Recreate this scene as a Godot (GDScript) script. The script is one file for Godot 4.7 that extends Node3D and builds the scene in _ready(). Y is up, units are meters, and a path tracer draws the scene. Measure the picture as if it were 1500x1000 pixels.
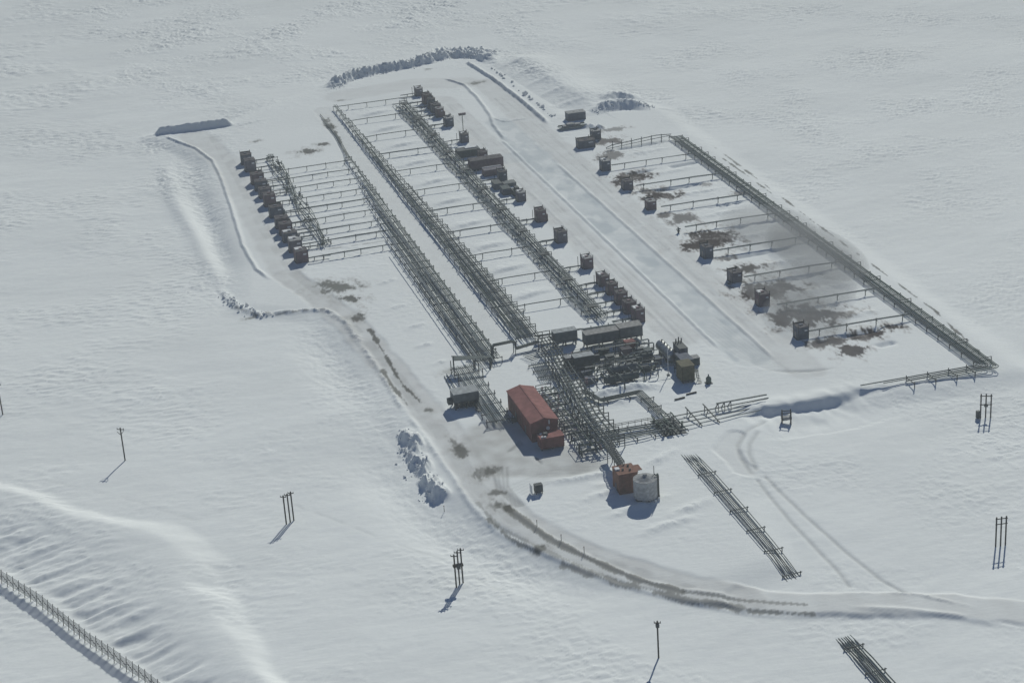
extends Node3D
# Winter well pad on the tundra seen from the air. x runs across the pad, z along it towards the viewer, pad level is y = 0.

const ORD := ["nearest", "second", "third", "fourth", "fifth", "sixth", "seventh", "eighth", "ninth", "tenth", "eleventh", "twelfth", "thirteenth", "fourteenth", "fifteenth", "sixteenth", "seventeenth", "eighteenth"]
var M := {}
var used := {}
var rng := RandomNumberGenerator.new()

# ------------------------------------------------------------------ helpers
func numbered(called: String) -> String:
	var n: int = used.get(called, 0)
	used[called] = n + 1
	return called if n == 0 else "%s_%03d" % [called, n]

func thing(called: String, label: String, category: String, at := Vector3.ZERO, group := "") -> Node3D:
	var o := Node3D.new()
	o.name = numbered(called)
	add_child(o)
	o.position = at
	tag(o, label, category, group)
	return o

func tag(o: Node, label: String, category: String, group := "") -> void:
	o.set_meta("label", label)
	o.set_meta("category", category)
	if group:
		o.set_meta("group", group)

func obj(called: String, st: SurfaceTool, m: Material, parent: Node) -> MeshInstance3D:
	var o := MeshInstance3D.new()
	o.name = called
	st.generate_normals()
	o.mesh = st.commit()
	o.material_override = m
	parent.add_child(o, true)
	return o

func new_st() -> SurfaceTool:
	var st := SurfaceTool.new()
	st.begin(Mesh.PRIMITIVE_TRIANGLES)
	return st

func quad(st: SurfaceTool, a: Vector3, b: Vector3, c: Vector3, d: Vector3) -> void:
	st.set_smooth_group(-1)
	st.add_vertex(a); st.add_vertex(b); st.add_vertex(c)
	st.add_vertex(a); st.add_vertex(c); st.add_vertex(d)

# box between two corners
func bx(st: SurfaceTool, lo: Vector3, hi: Vector3) -> void:
	var p: Array[Vector3] = []
	for i in 8:
		p.append(Vector3(hi.x if i & 1 else lo.x, hi.y if i & 2 else lo.y, hi.z if i & 4 else lo.z))
	hexa(st, p)

# eight corners: bit 0 = x, bit 1 = y, bit 2 = z
func hexa(st: SurfaceTool, p: Array[Vector3]) -> void:
	quad(st, p[4], p[6], p[7], p[5])
	quad(st, p[1], p[3], p[2], p[0])
	quad(st, p[5], p[7], p[3], p[1])
	quad(st, p[0], p[2], p[6], p[4])
	quad(st, p[6], p[2], p[3], p[7])
	quad(st, p[0], p[4], p[5], p[1])

# straight square bar
func bar(st: SurfaceTool, a: Vector3, b: Vector3, w: float, h := -1.0) -> void:
	if h < 0.0:
		h = w
	var d := (b - a).normalized()
	var up := Vector3.UP if absf(d.y) < 0.9 else Vector3.BACK
	var s := d.cross(up).normalized() * w * 0.5
	var u := s.cross(d).normalized() * h * 0.5
	var p: Array[Vector3] = []
	for i in 8:
		p.append((b if i & 4 else a) + (s if i & 1 else -s) + (u if i & 2 else -u))
	hexa(st, p)

# round tube along a line of points
func tube(st: SurfaceTool, pts: Array, r: float, sides := 7, caps := true) -> void:
	st.set_smooth_group(1)
	var rings := []
	for i in pts.size():
		var a: Vector3 = pts[maxi(i - 1, 0)]
		var b: Vector3 = pts[mini(i + 1, pts.size() - 1)]
		var c: Vector3 = pts[i]
		var t := (b - a).normalized()
		var up := Vector3.UP if absf(t.y) < 0.95 else Vector3.BACK
		var s := t.cross(up).normalized()
		var u := s.cross(t).normalized()
		var ring := []
		for k in sides:
			var an := TAU * k / sides
			ring.append(c + (s * cos(an) + u * sin(an)) * r)
		rings.append(ring)
	for i in rings.size() - 1:
		for k in sides:
			var k2 := (k + 1) % sides
			var a: Vector3 = rings[i][k]
			var b: Vector3 = rings[i][k2]
			var c: Vector3 = rings[i + 1][k2]
			var d: Vector3 = rings[i + 1][k]
			st.add_vertex(a); st.add_vertex(b); st.add_vertex(c)
			st.add_vertex(a); st.add_vertex(c); st.add_vertex(d)
	if caps:
		st.set_smooth_group(-1)
		for k in range(1, sides - 1):
			st.add_vertex(rings[0][0]); st.add_vertex(rings[0][k + 1]); st.add_vertex(rings[0][k])
			var e: Array = rings[-1]
			st.add_vertex(e[0]); st.add_vertex(e[k]); st.add_vertex(e[k + 1])

# lathe round a vertical or given axis: profile of (distance along axis, radius)
func lathe(st: SurfaceTool, base: Vector3, axis: Vector3, prof: Array, sides := 20) -> void:
	var up := Vector3.UP if absf(axis.y) < 0.9 else Vector3.BACK
	var s := axis.cross(up).normalized()
	var u := s.cross(axis).normalized()
	for i in prof.size() - 1:
		st.set_smooth_group(i + 1)
		for k in sides:
			var a0 := TAU * k / sides
			var a1 := TAU * (k + 1) / sides
			var d0 := s * cos(a0) + u * sin(a0)
			var d1 := s * cos(a1) + u * sin(a1)
			var c0: Vector3 = base + axis * prof[i].x
			var c1: Vector3 = base + axis * prof[i + 1].x
			var r0: float = prof[i].y
			var r1: float = prof[i + 1].y
			if r0 > 0.001:
				st.add_vertex(c0 + d0 * r0); st.add_vertex(c0 + d1 * r0); st.add_vertex(c1 + d1 * r1)
			if r1 > 0.001:
				st.add_vertex(c0 + d0 * r0); st.add_vertex(c1 + d1 * r1); st.add_vertex(c1 + d0 * r1)

func box_part(called: String, lo: Vector3, hi: Vector3, m: Material, parent: Node) -> MeshInstance3D:
	var st := new_st()
	bx(st, lo, hi)
	return obj(called, st, m, parent)

func pipe_part(called: String, pts: Array, r: float, m: Material, parent: Node, sides := 7) -> MeshInstance3D:
	var st := new_st()
	tube(st, pts, r, sides)
	return obj(called, st, m, parent)

# ------------------------------------------------------------------ materials
func noise_tex(seed_: int, freq: float, lo: Color, hi: Color, oct := 4, normal := false, strength := 1.0) -> NoiseTexture2D:
	var n := FastNoiseLite.new()
	n.seed = seed_
	n.frequency = freq
	n.fractal_octaves = oct
	var t := NoiseTexture2D.new()
	t.width = 512
	t.height = 512
	t.seamless = true
	t.noise = n
	if normal:
		t.as_normal_map = true
		t.bump_strength = strength
	else:
		var g := Gradient.new()
		g.set_color(0, lo)
		g.set_color(1, hi)
		t.color_ramp = g
	return t

func mat(lin: Color, rough := 0.7, metal := 0.0, vary := 0.0, scale := 0.4, seed_ := 1) -> StandardMaterial3D:
	var m := StandardMaterial3D.new()
	m.albedo_color = lin.linear_to_srgb()
	m.roughness = rough
	m.metallic_specular = 0.5 if metal > 0.5 else 0.2
	m.metallic = metal
	if vary > 0.0:
		var k := 1.0 - vary
		m.albedo_texture = noise_tex(seed_, 0.012, Color(k, k, k), Color(1, 1, 1))
		m.uv1_triplanar = true
		m.uv1_world_triplanar = true
		m.uv1_scale = Vector3(scale, scale, scale)
	return m

func make_materials() -> void:
	M.pipe = mat(Color(0.15, 0.18, 0.19), 0.6, 0.1, 0.35, 0.15, 3)
	M.pipe_light = mat(Color(0.3, 0.34, 0.36), 0.5, 0.2, 0.3, 0.15, 4)
	M.pipe_green = mat(Color(0.13, 0.18, 0.165), 0.6, 0.0, 0.3, 0.2, 5)
	M.steel = mat(Color(0.105, 0.12, 0.13), 0.6, 0.1, 0.3, 0.2, 6)
	M.rail = mat(Color(0.1, 0.1, 0.1), 0.6, 0.1)
	M.house = mat(Color(0.24, 0.175, 0.2), 0.75, 0.0, 0.25, 0.09, 7)
	M.house_b = mat(Color(0.22, 0.21, 0.25), 0.75, 0.0, 0.25, 0.09, 8)
	M.house_c = mat(Color(0.17, 0.19, 0.24), 0.75, 0.0, 0.25, 0.09, 17)
	M.house_roof = mat(Color(0.17, 0.16, 0.18), 0.75, 0.0, 0.5, 0.1, 9)
	M.frost_roof = mat(Color(0.5, 0.51, 0.52), 0.8, 0.0, 0.4, 0.12, 10)
	M.red = mat(Color(0.3, 0.125, 0.115), 0.6, 0.0, 0.3, 0.06, 11)
	M.red_roof = mat(Color(0.36, 0.165, 0.155), 0.85, 0.0, 0.25, 0.05, 12)
	M.orange = mat(Color(0.29, 0.145, 0.11), 0.7, 0.0, 0.3, 0.1, 13)
	M.grey = mat(Color(0.2, 0.22, 0.23), 0.6, 0.0, 0.25, 0.08, 14)
	M.grey_roof = mat(Color(0.47, 0.5, 0.52), 0.7, 0.0, 0.3, 0.1, 15)
	M.teal = mat(Color(0.1, 0.13, 0.14), 0.6, 0.0, 0.3, 0.1, 16)
	M.tan_roof = mat(Color(0.36, 0.36, 0.36), 0.7, 0.0, 0.3, 0.1, 18)
	M.olive = mat(Color(0.16, 0.15, 0.1), 0.7, 0.0, 0.3, 0.1, 19)
	M.silver = mat(Color(0.55, 0.56, 0.56), 0.32, 0.8, 0.2, 0.2, 20)
	M.tank = mat(Color(0.6, 0.61, 0.62), 0.6, 0.1, 0.3, 0.12, 21)
	M.wood = mat(Color(0.07, 0.065, 0.06), 0.85, 0.0, 0.3, 0.2, 22)
	M.fence = mat(Color(0.5, 0.51, 0.52), 0.85, 0.0, 0.3, 0.2, 23)
	M.white = mat(Color(0.7, 0.71, 0.72), 0.6)
	M.door = mat(Color(0.3, 0.28, 0.26), 0.6)
	M.snow_lump = mat(Color(0.78, 0.8, 0.82), 0.6, 0.0, 0.12, 0.15, 24)
	var s := StandardMaterial3D.new()
	s.vertex_color_use_as_albedo = true
	s.roughness = 0.75
	s.metallic_specular = 0.1
	s.normal_enabled = true
	s.normal_texture = noise_tex(31, 0.02, Color.BLACK, Color.WHITE, 5, true, 5.0)
	s.normal_scale = 0.18
	s.uv1_triplanar = true
	s.uv1_world_triplanar = true
	s.uv1_scale = Vector3(0.018, 0.05, 0.06)
	M.snow = s

# ------------------------------------------------------------------ ground sheet
var gx := PackedFloat32Array()
var gz := PackedFloat32Array()
var hh := PackedFloat32Array()
var col := PackedColorArray()
var nx := 0
var nz := 0
var n1 := FastNoiseLite.new()
var n2 := FastNoiseLite.new()
var n3 := FastNoiseLite.new()
var n4 := FastNoiseLite.new()
const SNOW := Color(0.8, 0.823, 0.828)
const DIRT := Color(0.1, 0.098, 0.088)
const MUD := Color(0.055, 0.043, 0.043)

func axis(parts: Array, lo: float, hi: float) -> PackedFloat32Array:
	var a := PackedFloat32Array()
	var back := []
	var st: float = parts[0][2]
	var v: float = parts[0][0]
	while v > lo:
		st *= 1.25
		v -= st
		back.append(v)
	back.reverse()
	for b in back:
		a.append(b)
	for p in parts:
		var n := int(round((p[1] - p[0]) / p[2]))
		for i in n:
			a.append(p[0] + (p[1] - p[0]) * i / n)
	v = parts[-1][1]
	st = parts[-1][2]
	a.append(v)
	while v < hi:
		st *= 1.25
		v += st
		a.append(v)
	return a

func seg_dist(p: Vector2, a: Vector2, b: Vector2) -> float:
	var t := clampf((p - a).dot(b - a) / maxf((b - a).length_squared(), 1e-6), 0.0, 1.0)
	return p.distance_to(a + (b - a) * t)

# signed distance to the pad outline on a 4 m grid, negative inside
var sdf := PackedFloat32Array()
const S0 := Vector2(-180, -460)
const SN := Vector2i(100, 180)
func make_sdf(poly: PackedVector2Array) -> void:
	sdf.resize(SN.x * SN.y)
	for j in SN.y:
		for i in SN.x:
			var p := S0 + Vector2(i, j) * 4.0
			var d := 1e9
			for k in poly.size():
				d = minf(d, seg_dist(p, poly[k], poly[(k + 1) % poly.size()]))
			sdf[j * SN.x + i] = -d if Geometry2D.is_point_in_polygon(p, poly) else d

func pad_sdf(x: float, z: float) -> float:
	var u := (x - S0.x) / 4.0
	var v := (z - S0.y) / 4.0
	if u < 0.0 or v < 0.0 or u >= SN.x - 1.01 or v >= SN.y - 1.01:
		return 60.0
	var i := int(u)
	var j := int(v)
	var fu := u - i
	var fv := v - j
	var k := j * SN.x + i
	return lerpf(lerpf(sdf[k], sdf[k + 1], fu), lerpf(sdf[k + SN.x], sdf[k + SN.x + 1], fu), fv)

# call fn(index, distance, side, along, x, z) for every ground vertex within reach of a line
func stroke(pts: Array, reach: float, fn: Callable) -> void:
	var best := {}
	var run := 0.0
	for k in pts.size() - 1:
		var a: Vector2 = pts[k]
		var b: Vector2 = pts[k + 1]
		var ab := b - a
		var ln := ab.length()
		var i0 := gx.bsearch(minf(a.x, b.x) - reach)
		var i1 := gx.bsearch(maxf(a.x, b.x) + reach)
		var j0 := gz.bsearch(minf(a.y, b.y) - reach)
		var j1 := gz.bsearch(maxf(a.y, b.y) + reach)
		for j in range(j0, mini(j1, nz)):
			for i in range(i0, mini(i1, nx)):
				var p := Vector2(gx[i], gz[j])
				var t := clampf((p - a).dot(ab) / (ln * ln), 0.0, 1.0)
				var q := p - (a + ab * t)
				var d := q.length()
				if d < reach:
					var id := j * nx + i
					if not best.has(id) or best[id].x > d:
						best[id] = Vector3(d, 1.0 if ab.cross(p - a) > 0.0 else -1.0, run + t * ln)
		run += ln
	for id in best:
		var e: Vector3 = best[id]
		fn.call(id, e.x, e.y, e.z, gx[id % nx], gz[id / nx])

func total(pts: Array) -> float:
	var t := 0.0
	for k in pts.size() - 1:
		t += pts[k].distance_to(pts[k + 1])
	return t

# heap of ploughed snow along a line
func windrow(pts: Array, w: float, h: float, lump := 0.35, taper := 6.0) -> void:
	var full := total(pts)
	stroke(pts, w * 2.4, func(id, d, side, s, x, z):
		var k: float = exp(-(d / w) * (d / w)) * clampf(minf(s, full - s) / taper + 0.15, 0.0, 1.0)
		hh[id] += h * k * (1.0 + lump * (n3.get_noise_2d(x * 3.0, z * 3.0) * 1.6 + n4.get_noise_2d(x * 6.0, z * 6.0))))

# bank with one steep lumpy face on the side given and a long tail behind
func bank(pts: Array, h: float, face: float, tail: float, steep_side: float, lump: float, taper := 8.0) -> void:
	var full := total(pts)
	stroke(pts, maxf(face * 2.0, tail * 2.2), func(id, d, side, s, x, z):
		var sd: float = d * side * steep_side
		sd += n3.get_noise_2d(x * 1.5, z * 0.9) * lump * 3.0
		var k := 0.0
		if sd > 0.0:
			k = clampf(1.0 - sd / face, 0.0, 1.0)
		else:
			k = exp(-(sd / tail) * (sd / tail))
		k *= clampf(minf(s, full - s) / taper + 0.1, 0.0, 1.0)
		hh[id] += h * k * (1.0 + lump * n4.get_noise_2d(x * 2.0, z * 2.0)))

# graded surface: level it, take the ripples out, tint it
func grade(pts: Array, half: float, level: float, keep: float, tint: Color, mixk: float) -> void:
	stroke(pts, half * 1.5, func(id, d, side, s, x, z):
		var k := 1.0 - smoothstep(half * 0.85, half * 1.25, d + n3.get_noise_2d(x, z) * 0.8)
		hh[id] = lerpf(hh[id], level + (hh[id] - level) * keep, k)
		col[id] = col[id].lerp(tint, k * mixk * (0.75 + 0.5 * n2.get_noise_2d(x * 2.0, z * 2.0))))

func rut(pts: Array, w: float, depth: float, tint := 0.8, gaps := 0.0) -> void:
	stroke(pts, w * 2.5, func(id, d, side, s, x, z):
		var k: float = exp(-(d / w) * (d / w))
		if gaps > 0.0:
			k *= smoothstep(-gaps, gaps, n3.get_noise_2d(x * 0.8, z * 0.8) + 0.1)
		hh[id] -= depth * k
		var c := col[id]
		col[id] = c.lerp(c * Color(tint, tint, tint), k))

# bare gravel or soil along a line, ragged edged
func soil_line(pts: Array, w: float, c: Color, strength: float, gap := 0.15) -> void:
	stroke(pts, w * 2.0, func(id, d, side, s, x, z):
		var e: float = d / w + n3.get_noise_2d(x * 1.2, z * 0.8) * 0.9 + n4.get_noise_2d(x * 4.0, z * 2.5) * 0.35 + gap
		var k := (1.0 - smoothstep(0.6, 0.9, e)) * minf(strength * 1.12, 1.0)
		col[id] = col[id].lerp(c, clampf(k, 0.0, 0.95)))

func soil_patch(c0: Vector2, rx: float, rz: float, turn: float, c: Color, strength: float) -> void:
	var off := 0.25 if c == MUD else 0.1
	if c == MUD:
		rx *= 1.25
		rz *= 1.4
	var soft := 0.14 if strength > 0.78 else 0.3
	stroke([c0, c0 + Vector2(0.01, 0)], maxf(rx, rz) * 1.9, func(id, dd, side, s, x, z):
		var q := (Vector2(x, z) - c0).rotated(-turn)
		var e: float = Vector2(q.x / rx, q.y / rz).length() + n3.get_noise_2d(x * 1.6 + 40.0, z * 0.9) * 0.85 + n4.get_noise_2d(x * 4.0, z * 2.0) * 0.6 - off
		var k := (1.0 - smoothstep(0.8 - soft, 0.8 + soft, e)) * minf(strength * 1.1, 1.0)
		col[id] = col[id].lerp(c, clampf(k, 0.0, 0.97)))

func ground_at(x: float, z: float) -> float:
	var i := clampi(gx.bsearch(x), 1, nx - 1)
	var j := clampi(gz.bsearch(z), 1, nz - 1)
	var fx := clampf((x - gx[i - 1]) / (gx[i] - gx[i - 1]), 0.0, 1.0)
	var fz := clampf((z - gz[j - 1]) / (gz[j] - gz[j - 1]), 0.0, 1.0)
	var a := lerpf(hh[(j - 1) * nx + i - 1], hh[(j - 1) * nx + i], fx)
	var b := lerpf(hh[j * nx + i - 1], hh[j * nx + i], fx)
	return lerpf(a, b, fz)

func make_ground() -> void:
	n1.seed = 5; n1.frequency = 0.006; n1.fractal_octaves = 3
	n2.seed = 6; n2.frequency = 0.05; n2.fractal_octaves = 3
	n3.seed = 7; n3.frequency = 0.09; n3.fractal_octaves = 2
	n4.seed = 8; n4.frequency = 0.16; n4.fractal_octaves = 2
	gx = axis([[-215.0, -90.0, 1.0], [-90.0, 138.0, 0.45], [138.0, 400.0, 1.2]], -4000.0, 4000.0)
	gz = axis([[-720.0, -390.0, 1.6], [-390.0, 100.0, 0.85], [100.0, 260.0, 0.75]], -5000.0, 1500.0)
	nx = gx.size()
	nz = gz.size()
	hh.resize(nx * nz)
	col.resize(nx * nz)
	make_sdf(PackedVector2Array([Vector2(-84, -306), Vector2(-48, -309), Vector2(5, -350), Vector2(22, -367), Vector2(68, -378), Vector2(93, -364), Vector2(92, -330), Vector2(94, -250), Vector2(138, -235), Vector2(136, -190), Vector2(137, 86), Vector2(110, 86), Vector2(92, 84), Vector2(60, 86), Vector2(45, 98), Vector2(26, 130), Vector2(20, 165), Vector2(0, 170), Vector2(-22, 150), Vector2(-37, 118), Vector2(-43, 96), Vector2(-46, 60), Vector2(-47, 30), Vector2(-47, -30), Vector2(-50, -55), Vector2(-62, -60), Vector2(-76, -70), Vector2(-74, -90), Vector2(-70, -112), Vector2(-69, -145), Vector2(-67, -200), Vector2(-67, -255), Vector2(-73, -283)]))
	var wind := FastNoiseLite.new()
	wind.seed = 11; wind.frequency = 1.0; wind.fractal_octaves = 3; wind.fractal_gain = 0.55
	for j in nz:
		var z := gz[j]
		for i in nx:
			var x := gx[i]
			var id := j * nx + i
			var t := clampf((x + 150.0) / 450.0, -1.0, 1.6) * 450.0
			var w := z - (0.01 * t - 0.0004 * t * t)
			var big := n1.get_noise_2d(x, z)
			var s := pad_sdf(x, z)
			var ins := 1.0 - smoothstep(-3.0, 9.0 + 5.0 * big, s)
			var a := wind.get_noise_2d(x * 0.045, w * 0.13)
			a = 0.62 - sqrt(a * a + 0.004) * 2.0
			# hard wind-carved ripples: low crisp bumps, longer and sparser far out
			var far := smoothstep(-300.0, -480.0, z)
			var b := smoothstep(0.02, 0.3, wind.get_noise_2d(x * 0.14 + 300.0, w * 0.6))
			if far > 0.0:
				b = lerpf(b, smoothstep(0.0, 0.3, wind.get_noise_2d(x * 0.11 + 900.0, w * 0.3)) * 1.7, far)
			var patch := clampf(0.6 + 2.0 * n1.get_noise_2d(x * 2.6 + 900.0, z * 2.6), 0.08, 1.6)
			var rip := a * 0.06 + b * lerpf(0.32, 0.17, smoothstep(-250.0, 70.0, z)) * patch
			var sw := wind.get_noise_2d(x * 0.02 + 77.0, w * 0.045) * 0.22
			hh[id] = lerpf(-1.5 + big * 1.1 + rip + sw, rip * 0.4 + sw * 0.22, ins)
			var v := 1.0 + n1.get_noise_2d(x * 2.0, z * 3.0 + 500.0) * 0.04
			var c := SNOW * v
			c.a = 1.0
			col[id] = c
	shape_ground()
	var st := SurfaceTool.new()
	var verts := PackedVector3Array()
	verts.resize(nx * nz)
	var norms := PackedVector3Array()
	norms.resize(nx * nz)
	for j in nz:
		for i in nx:
			var id := j * nx + i
			verts[id] = Vector3(gx[i], hh[id], gz[j])
			var il := maxi(i - 1, 0)
			var ir := mini(i + 1, nx - 1)
			var jl := maxi(j - 1, 0)
			var jr := mini(j + 1, nz - 1)
			norms[id] = Vector3(-(hh[j * nx + ir] - hh[j * nx + il]) / (gx[ir] - gx[il]), 1.0, -(hh[jr * nx + i] - hh[jl * nx + i]) / (gz[jr] - gz[jl])).normalized()
	var idx := PackedInt32Array()
	idx.resize((nx - 1) * (nz - 1) * 6)
	var k := 0
	for j in nz - 1:
		for i in nx - 1:
			var a := j * nx + i
			idx[k] = a; idx[k + 1] = a + 1; idx[k + 2] = a + nx
			idx[k + 3] = a + 1; idx[k + 4] = a + nx + 1; idx[k + 5] = a + nx
			k += 6
	var arr := []
	arr.resize(Mesh.ARRAY_MAX)
	arr[Mesh.ARRAY_VERTEX] = verts
	arr[Mesh.ARRAY_NORMAL] = norms
	arr[Mesh.ARRAY_COLOR] = col
	arr[Mesh.ARRAY_INDEX] = idx
	var mesh := ArrayMesh.new()
	mesh.add_surface_from_arrays(Mesh.PRIMITIVE_TRIANGLES, arr)
	var o := MeshInstance3D.new()
	o.name = "ground"
	o.mesh = mesh
	o.material_override = M.snow
	o.set_meta("kind", "structure")
	add_child(o)

func shape_ground() -> void:
	var packed := Color(0.6, 0.605, 0.605)
	var ice := Color(0.58, 0.62, 0.645)
	# driving lanes
	grade([Vector2(-57, -100), Vector2(-58, -240), Vector2(-66, -296)], 6.5, -0.1, 0.25, packed, 0.6)
	grade([Vector2(-4, -310), Vector2(-4, 4)], 4.0, -0.15, 0.2, packed, 0.35)
	grade([Vector2(51, -300), Vector2(51, 20)], 6.0, 0.0, 0.35, packed, 0.6)
	grade([Vector2(78, -320), Vector2(77, 60)], 6.0, 0.0, 0.35, packed, 0.6)
	grade([Vector2(65, -250), Vector2(65, 45)], 5.6, -0.18, 0.2, ice, 0.85)
	stroke([Vector2(65, -235), Vector2(65, 45)], 6.0, func(id, d, side, s, x, z):
		var k := smoothstep(0.05, 0.3, n2.get_noise_2d(x * 1.6, z * 0.9)) * (1.0 - smoothstep(4.5, 6.0, d))
		col[id] = col[id].lerp(SNOW, k * 0.7)
		var k2 := smoothstep(0.1, 0.35, n2.get_noise_2d(x * 1.2 + 90.0, z * 0.7)) * (1.0 - smoothstep(4.5, 6.0, d))
		col[id] = col[id].lerp(Color(0.47, 0.52, 0.56), k2 * 0.55))
	grade([Vector2(50, -195), Vector2(66, -195)], 7.0, -0.1, 0.2, ice, 0.7)
	grade([Vector2(10, -330), Vector2(45, -335), Vector2(68, -325)], 9.0, 0.0, 0.3, packed, 0.5)
	grade([Vector2(-58, -95), Vector2(-52, -70), Vector2(-46, -40), Vector2(-41, 20), Vector2(-37, 60), Vector2(-37, 98), Vector2(-33, 118), Vector2(-28, 133), Vector2(-21, 146), Vector2(-12, 159), Vector2(-4, 169), Vector2(8, 179)], 5.0, -0.25, 0.12, packed, 0.9)
	grade([Vector2(8, 179), Vector2(22, 187), Vector2(38, 193), Vector2(53, 200), Vector2(66, 209), Vector2(90, 230)], 5.0, -0.9, 0.12, packed, 0.6)
	grade([Vector2(-24, 66), Vector2(-24, 86), Vector2(-8, 92)], 9.0, -0.2, 0.2, Color(0.46, 0.46, 0.45), 0.85)
	grade([Vector2(40, 94), Vector2(34, 101), Vector2(34, 116)], 3.0, -0.8, 0.5, packed, 0.3)
	# windrows beside the lanes
	bank([Vector2(59, -222), Vector2(59, -110), Vector2(58.8, 33)], 0.6, 0.55, 0.8, 1.0, 0.07, 5.0)
	bank([Vector2(70.6, -178), Vector2(71.6, 47)], 0.42, 0.5, 0.8, 1.0, 0.07, 5.0)
	windrow([Vector2(50, -150), Vector2(49.5, 20)], 0.7, 0.14, 0.4)
	windrow([Vector2(77, -150), Vector2(77, 40)], 0.9, 0.12, 0.4)
	bank([Vector2(61.9, -337.0), Vector2(67.7, -319.5), Vector2(67.2, -292.3), Vector2(64.7, -261.4), Vector2(62.2, -247.9), Vector2(60.0, -221.9)], 0.9, 0.8, 1.0, 1.0, 0.1, 6.0)
	windrow([Vector2(64.1, -259.2), Vector2(68.4, -249.5), Vector2(81.4, -249.9)], 0.6, 0.4)
	bank([Vector2(79.8, -361.4), Vector2(83.0, -325.3), Vector2(84.5, -282.9), Vector2(84.4, -238.5)], 1.5, 1.0, 1.4, 1.0, 0.12, 4.0)
	bank([Vector2(-79.1, -300.9), Vector2(-68.4, -275.1), Vector2(-63.8, -252.4), Vector2(-63.9, -220.4), Vector2(-65.9, -177.2), Vector2(-68.3, -134.0), Vector2(-67.6, -105.3), Vector2(-65.1, -94.0)], 0.85, 0.7, 0.9, 1.0, 0.08, 5.0)
	windrow([Vector2(-48.7, -300.7), Vector2(-29.1, -307.9)], 0.6, 0.5)
	windrow([Vector2(-83.5, -262.5), Vector2(-85.7, -206.2), Vector2(-82.6, -153.8), Vector2(-82.1, -96.7)], 3.4, 1.1, 0.06, 25.0)
	windrow([Vector2(-82.4, -94.6), Vector2(-80.0, -72.3), Vector2(-73.4, -60.8), Vector2(-61.9, -58.2), Vector2(-51.8, -54.9), Vector2(-47.3, -41.2), Vector2(-46.3, -17.9)], 1.3, 0.7, 0.6)
	windrow([Vector2(-46.3, -17.9), Vector2(-45.3, 18.7), Vector2(-45.4, 38.0)], 1.0, 0.5, 0.6)
	windrow([Vector2(-44.6, 43.7), Vector2(-43.2, 72.1), Vector2(-42.0, 106.1), Vector2(-39.0, 122.9)], 0.8, 0.4, 0.3)
	windrow([Vector2(-39.0, 122.9), Vector2(-30.9, 139.5), Vector2(-19.4, 160.1), Vector2(-6.7, 174.6), Vector2(6.6, 185.6), Vector2(19.5, 192.5)], 0.7, 0.32, 0.12)
	windrow([Vector2(-33.0, 111.6), Vector2(-28.1, 130.3), Vector2(-20.6, 147.6), Vector2(-12.8, 162.0), Vector2(-5.1, 170.3), Vector2(7.6, 179.0)], 0.8, 0.35, 0.15)
	windrow([Vector2(30.2, 192.4), Vector2(41.6, 198.3), Vector2(50.8, 204.8), Vector2(60.4, 213.3)], 1.0, 0.45, 0.1)
	windrow([Vector2(31.8, 185.3), Vector2(41.0, 188.7), Vector2(47.2, 192.6), Vector2(55.8, 202.0)], 0.6, 0.35, 0.5)
	# hollows at the foot of the road embankment
	windrow([Vector2(-60, 55), Vector2(-59, 85), Vector2(-53, 118), Vector2(-40, 145), Vector2(-22, 168)], 8.5, -1.3, 0.08, 30.0)
	windrow([Vector2(-60, -42), Vector2(-59, -10), Vector2(-58, 25)], 8.0, -1.2, 0.12, 25.0)
	windrow([Vector2(-76, -230), Vector2(-77, -160), Vector2(-78, -110)], 5.0, -1.6, 0.1, 30.0)
	# ploughed banks with rough shaded faces
	bank([Vector2(7, -346), Vector2(15, -355), Vector2(23, -362), Vector2(37, -366), Vector2(52, -369), Vector2(68, -375), Vector2(78, -380), Vector2(88, -370), Vector2(91, -356)], 3.6, 3.2, 5.0, 1.0, 0.55)
	bank([Vector2(62, -384), Vector2(76, -396), Vector2(92, -386), Vector2(97, -370)], 2.2, 3.0, 4.0, 1.0, 0.8)
	bank([Vector2(103, -368), Vector2(105, -335), Vector2(108, -290), Vector2(112, -252)], 3.6, 14.0, 16.0, 1.0, 0.08, 22.0)
	for k in 5:
		var zk := -342.0 + k * 20.0
		windrow([Vector2(92 + k * 0.6, zk), Vector2(99 + k * 0.6, zk - 3.0), Vector2(110, zk - 5.0)], 2.4, 0.7, 0.1, 8.0)
	bank([Vector2(-83, -307), Vector2(-66, -305.5), Vector2(-47, -305)], 3.4, 1.6, 6.0, 1.0, 0.1, 3.0)
	bank([Vector2(107, -244.5), Vector2(115, -247), Vector2(124, -247), Vector2(135, -239)], 4.6, 5.2, 8.0, 1.0, 0.14, 10.0)
	bank([Vector2(118, -262), Vector2(128, -266), Vector2(136, -256)], 2.6, 3.4, 5.0, 1.0, 0.25)
	bank([Vector2(96, -226), Vector2(101, -222), Vector2(104, -217)], 1.6, 2.5, 2.2, 1.0, 0.6, 3.0)
	bank([Vector2(-48.5, 98), Vector2(-48, 92), Vector2(-49, 84), Vector2(-48, 76), Vector2(-49, 68), Vector2(-48, 58), Vector2(-48, 52)], 2.6, 3.0, 1.6, -1.0, 0.75, 3.0)
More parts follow.
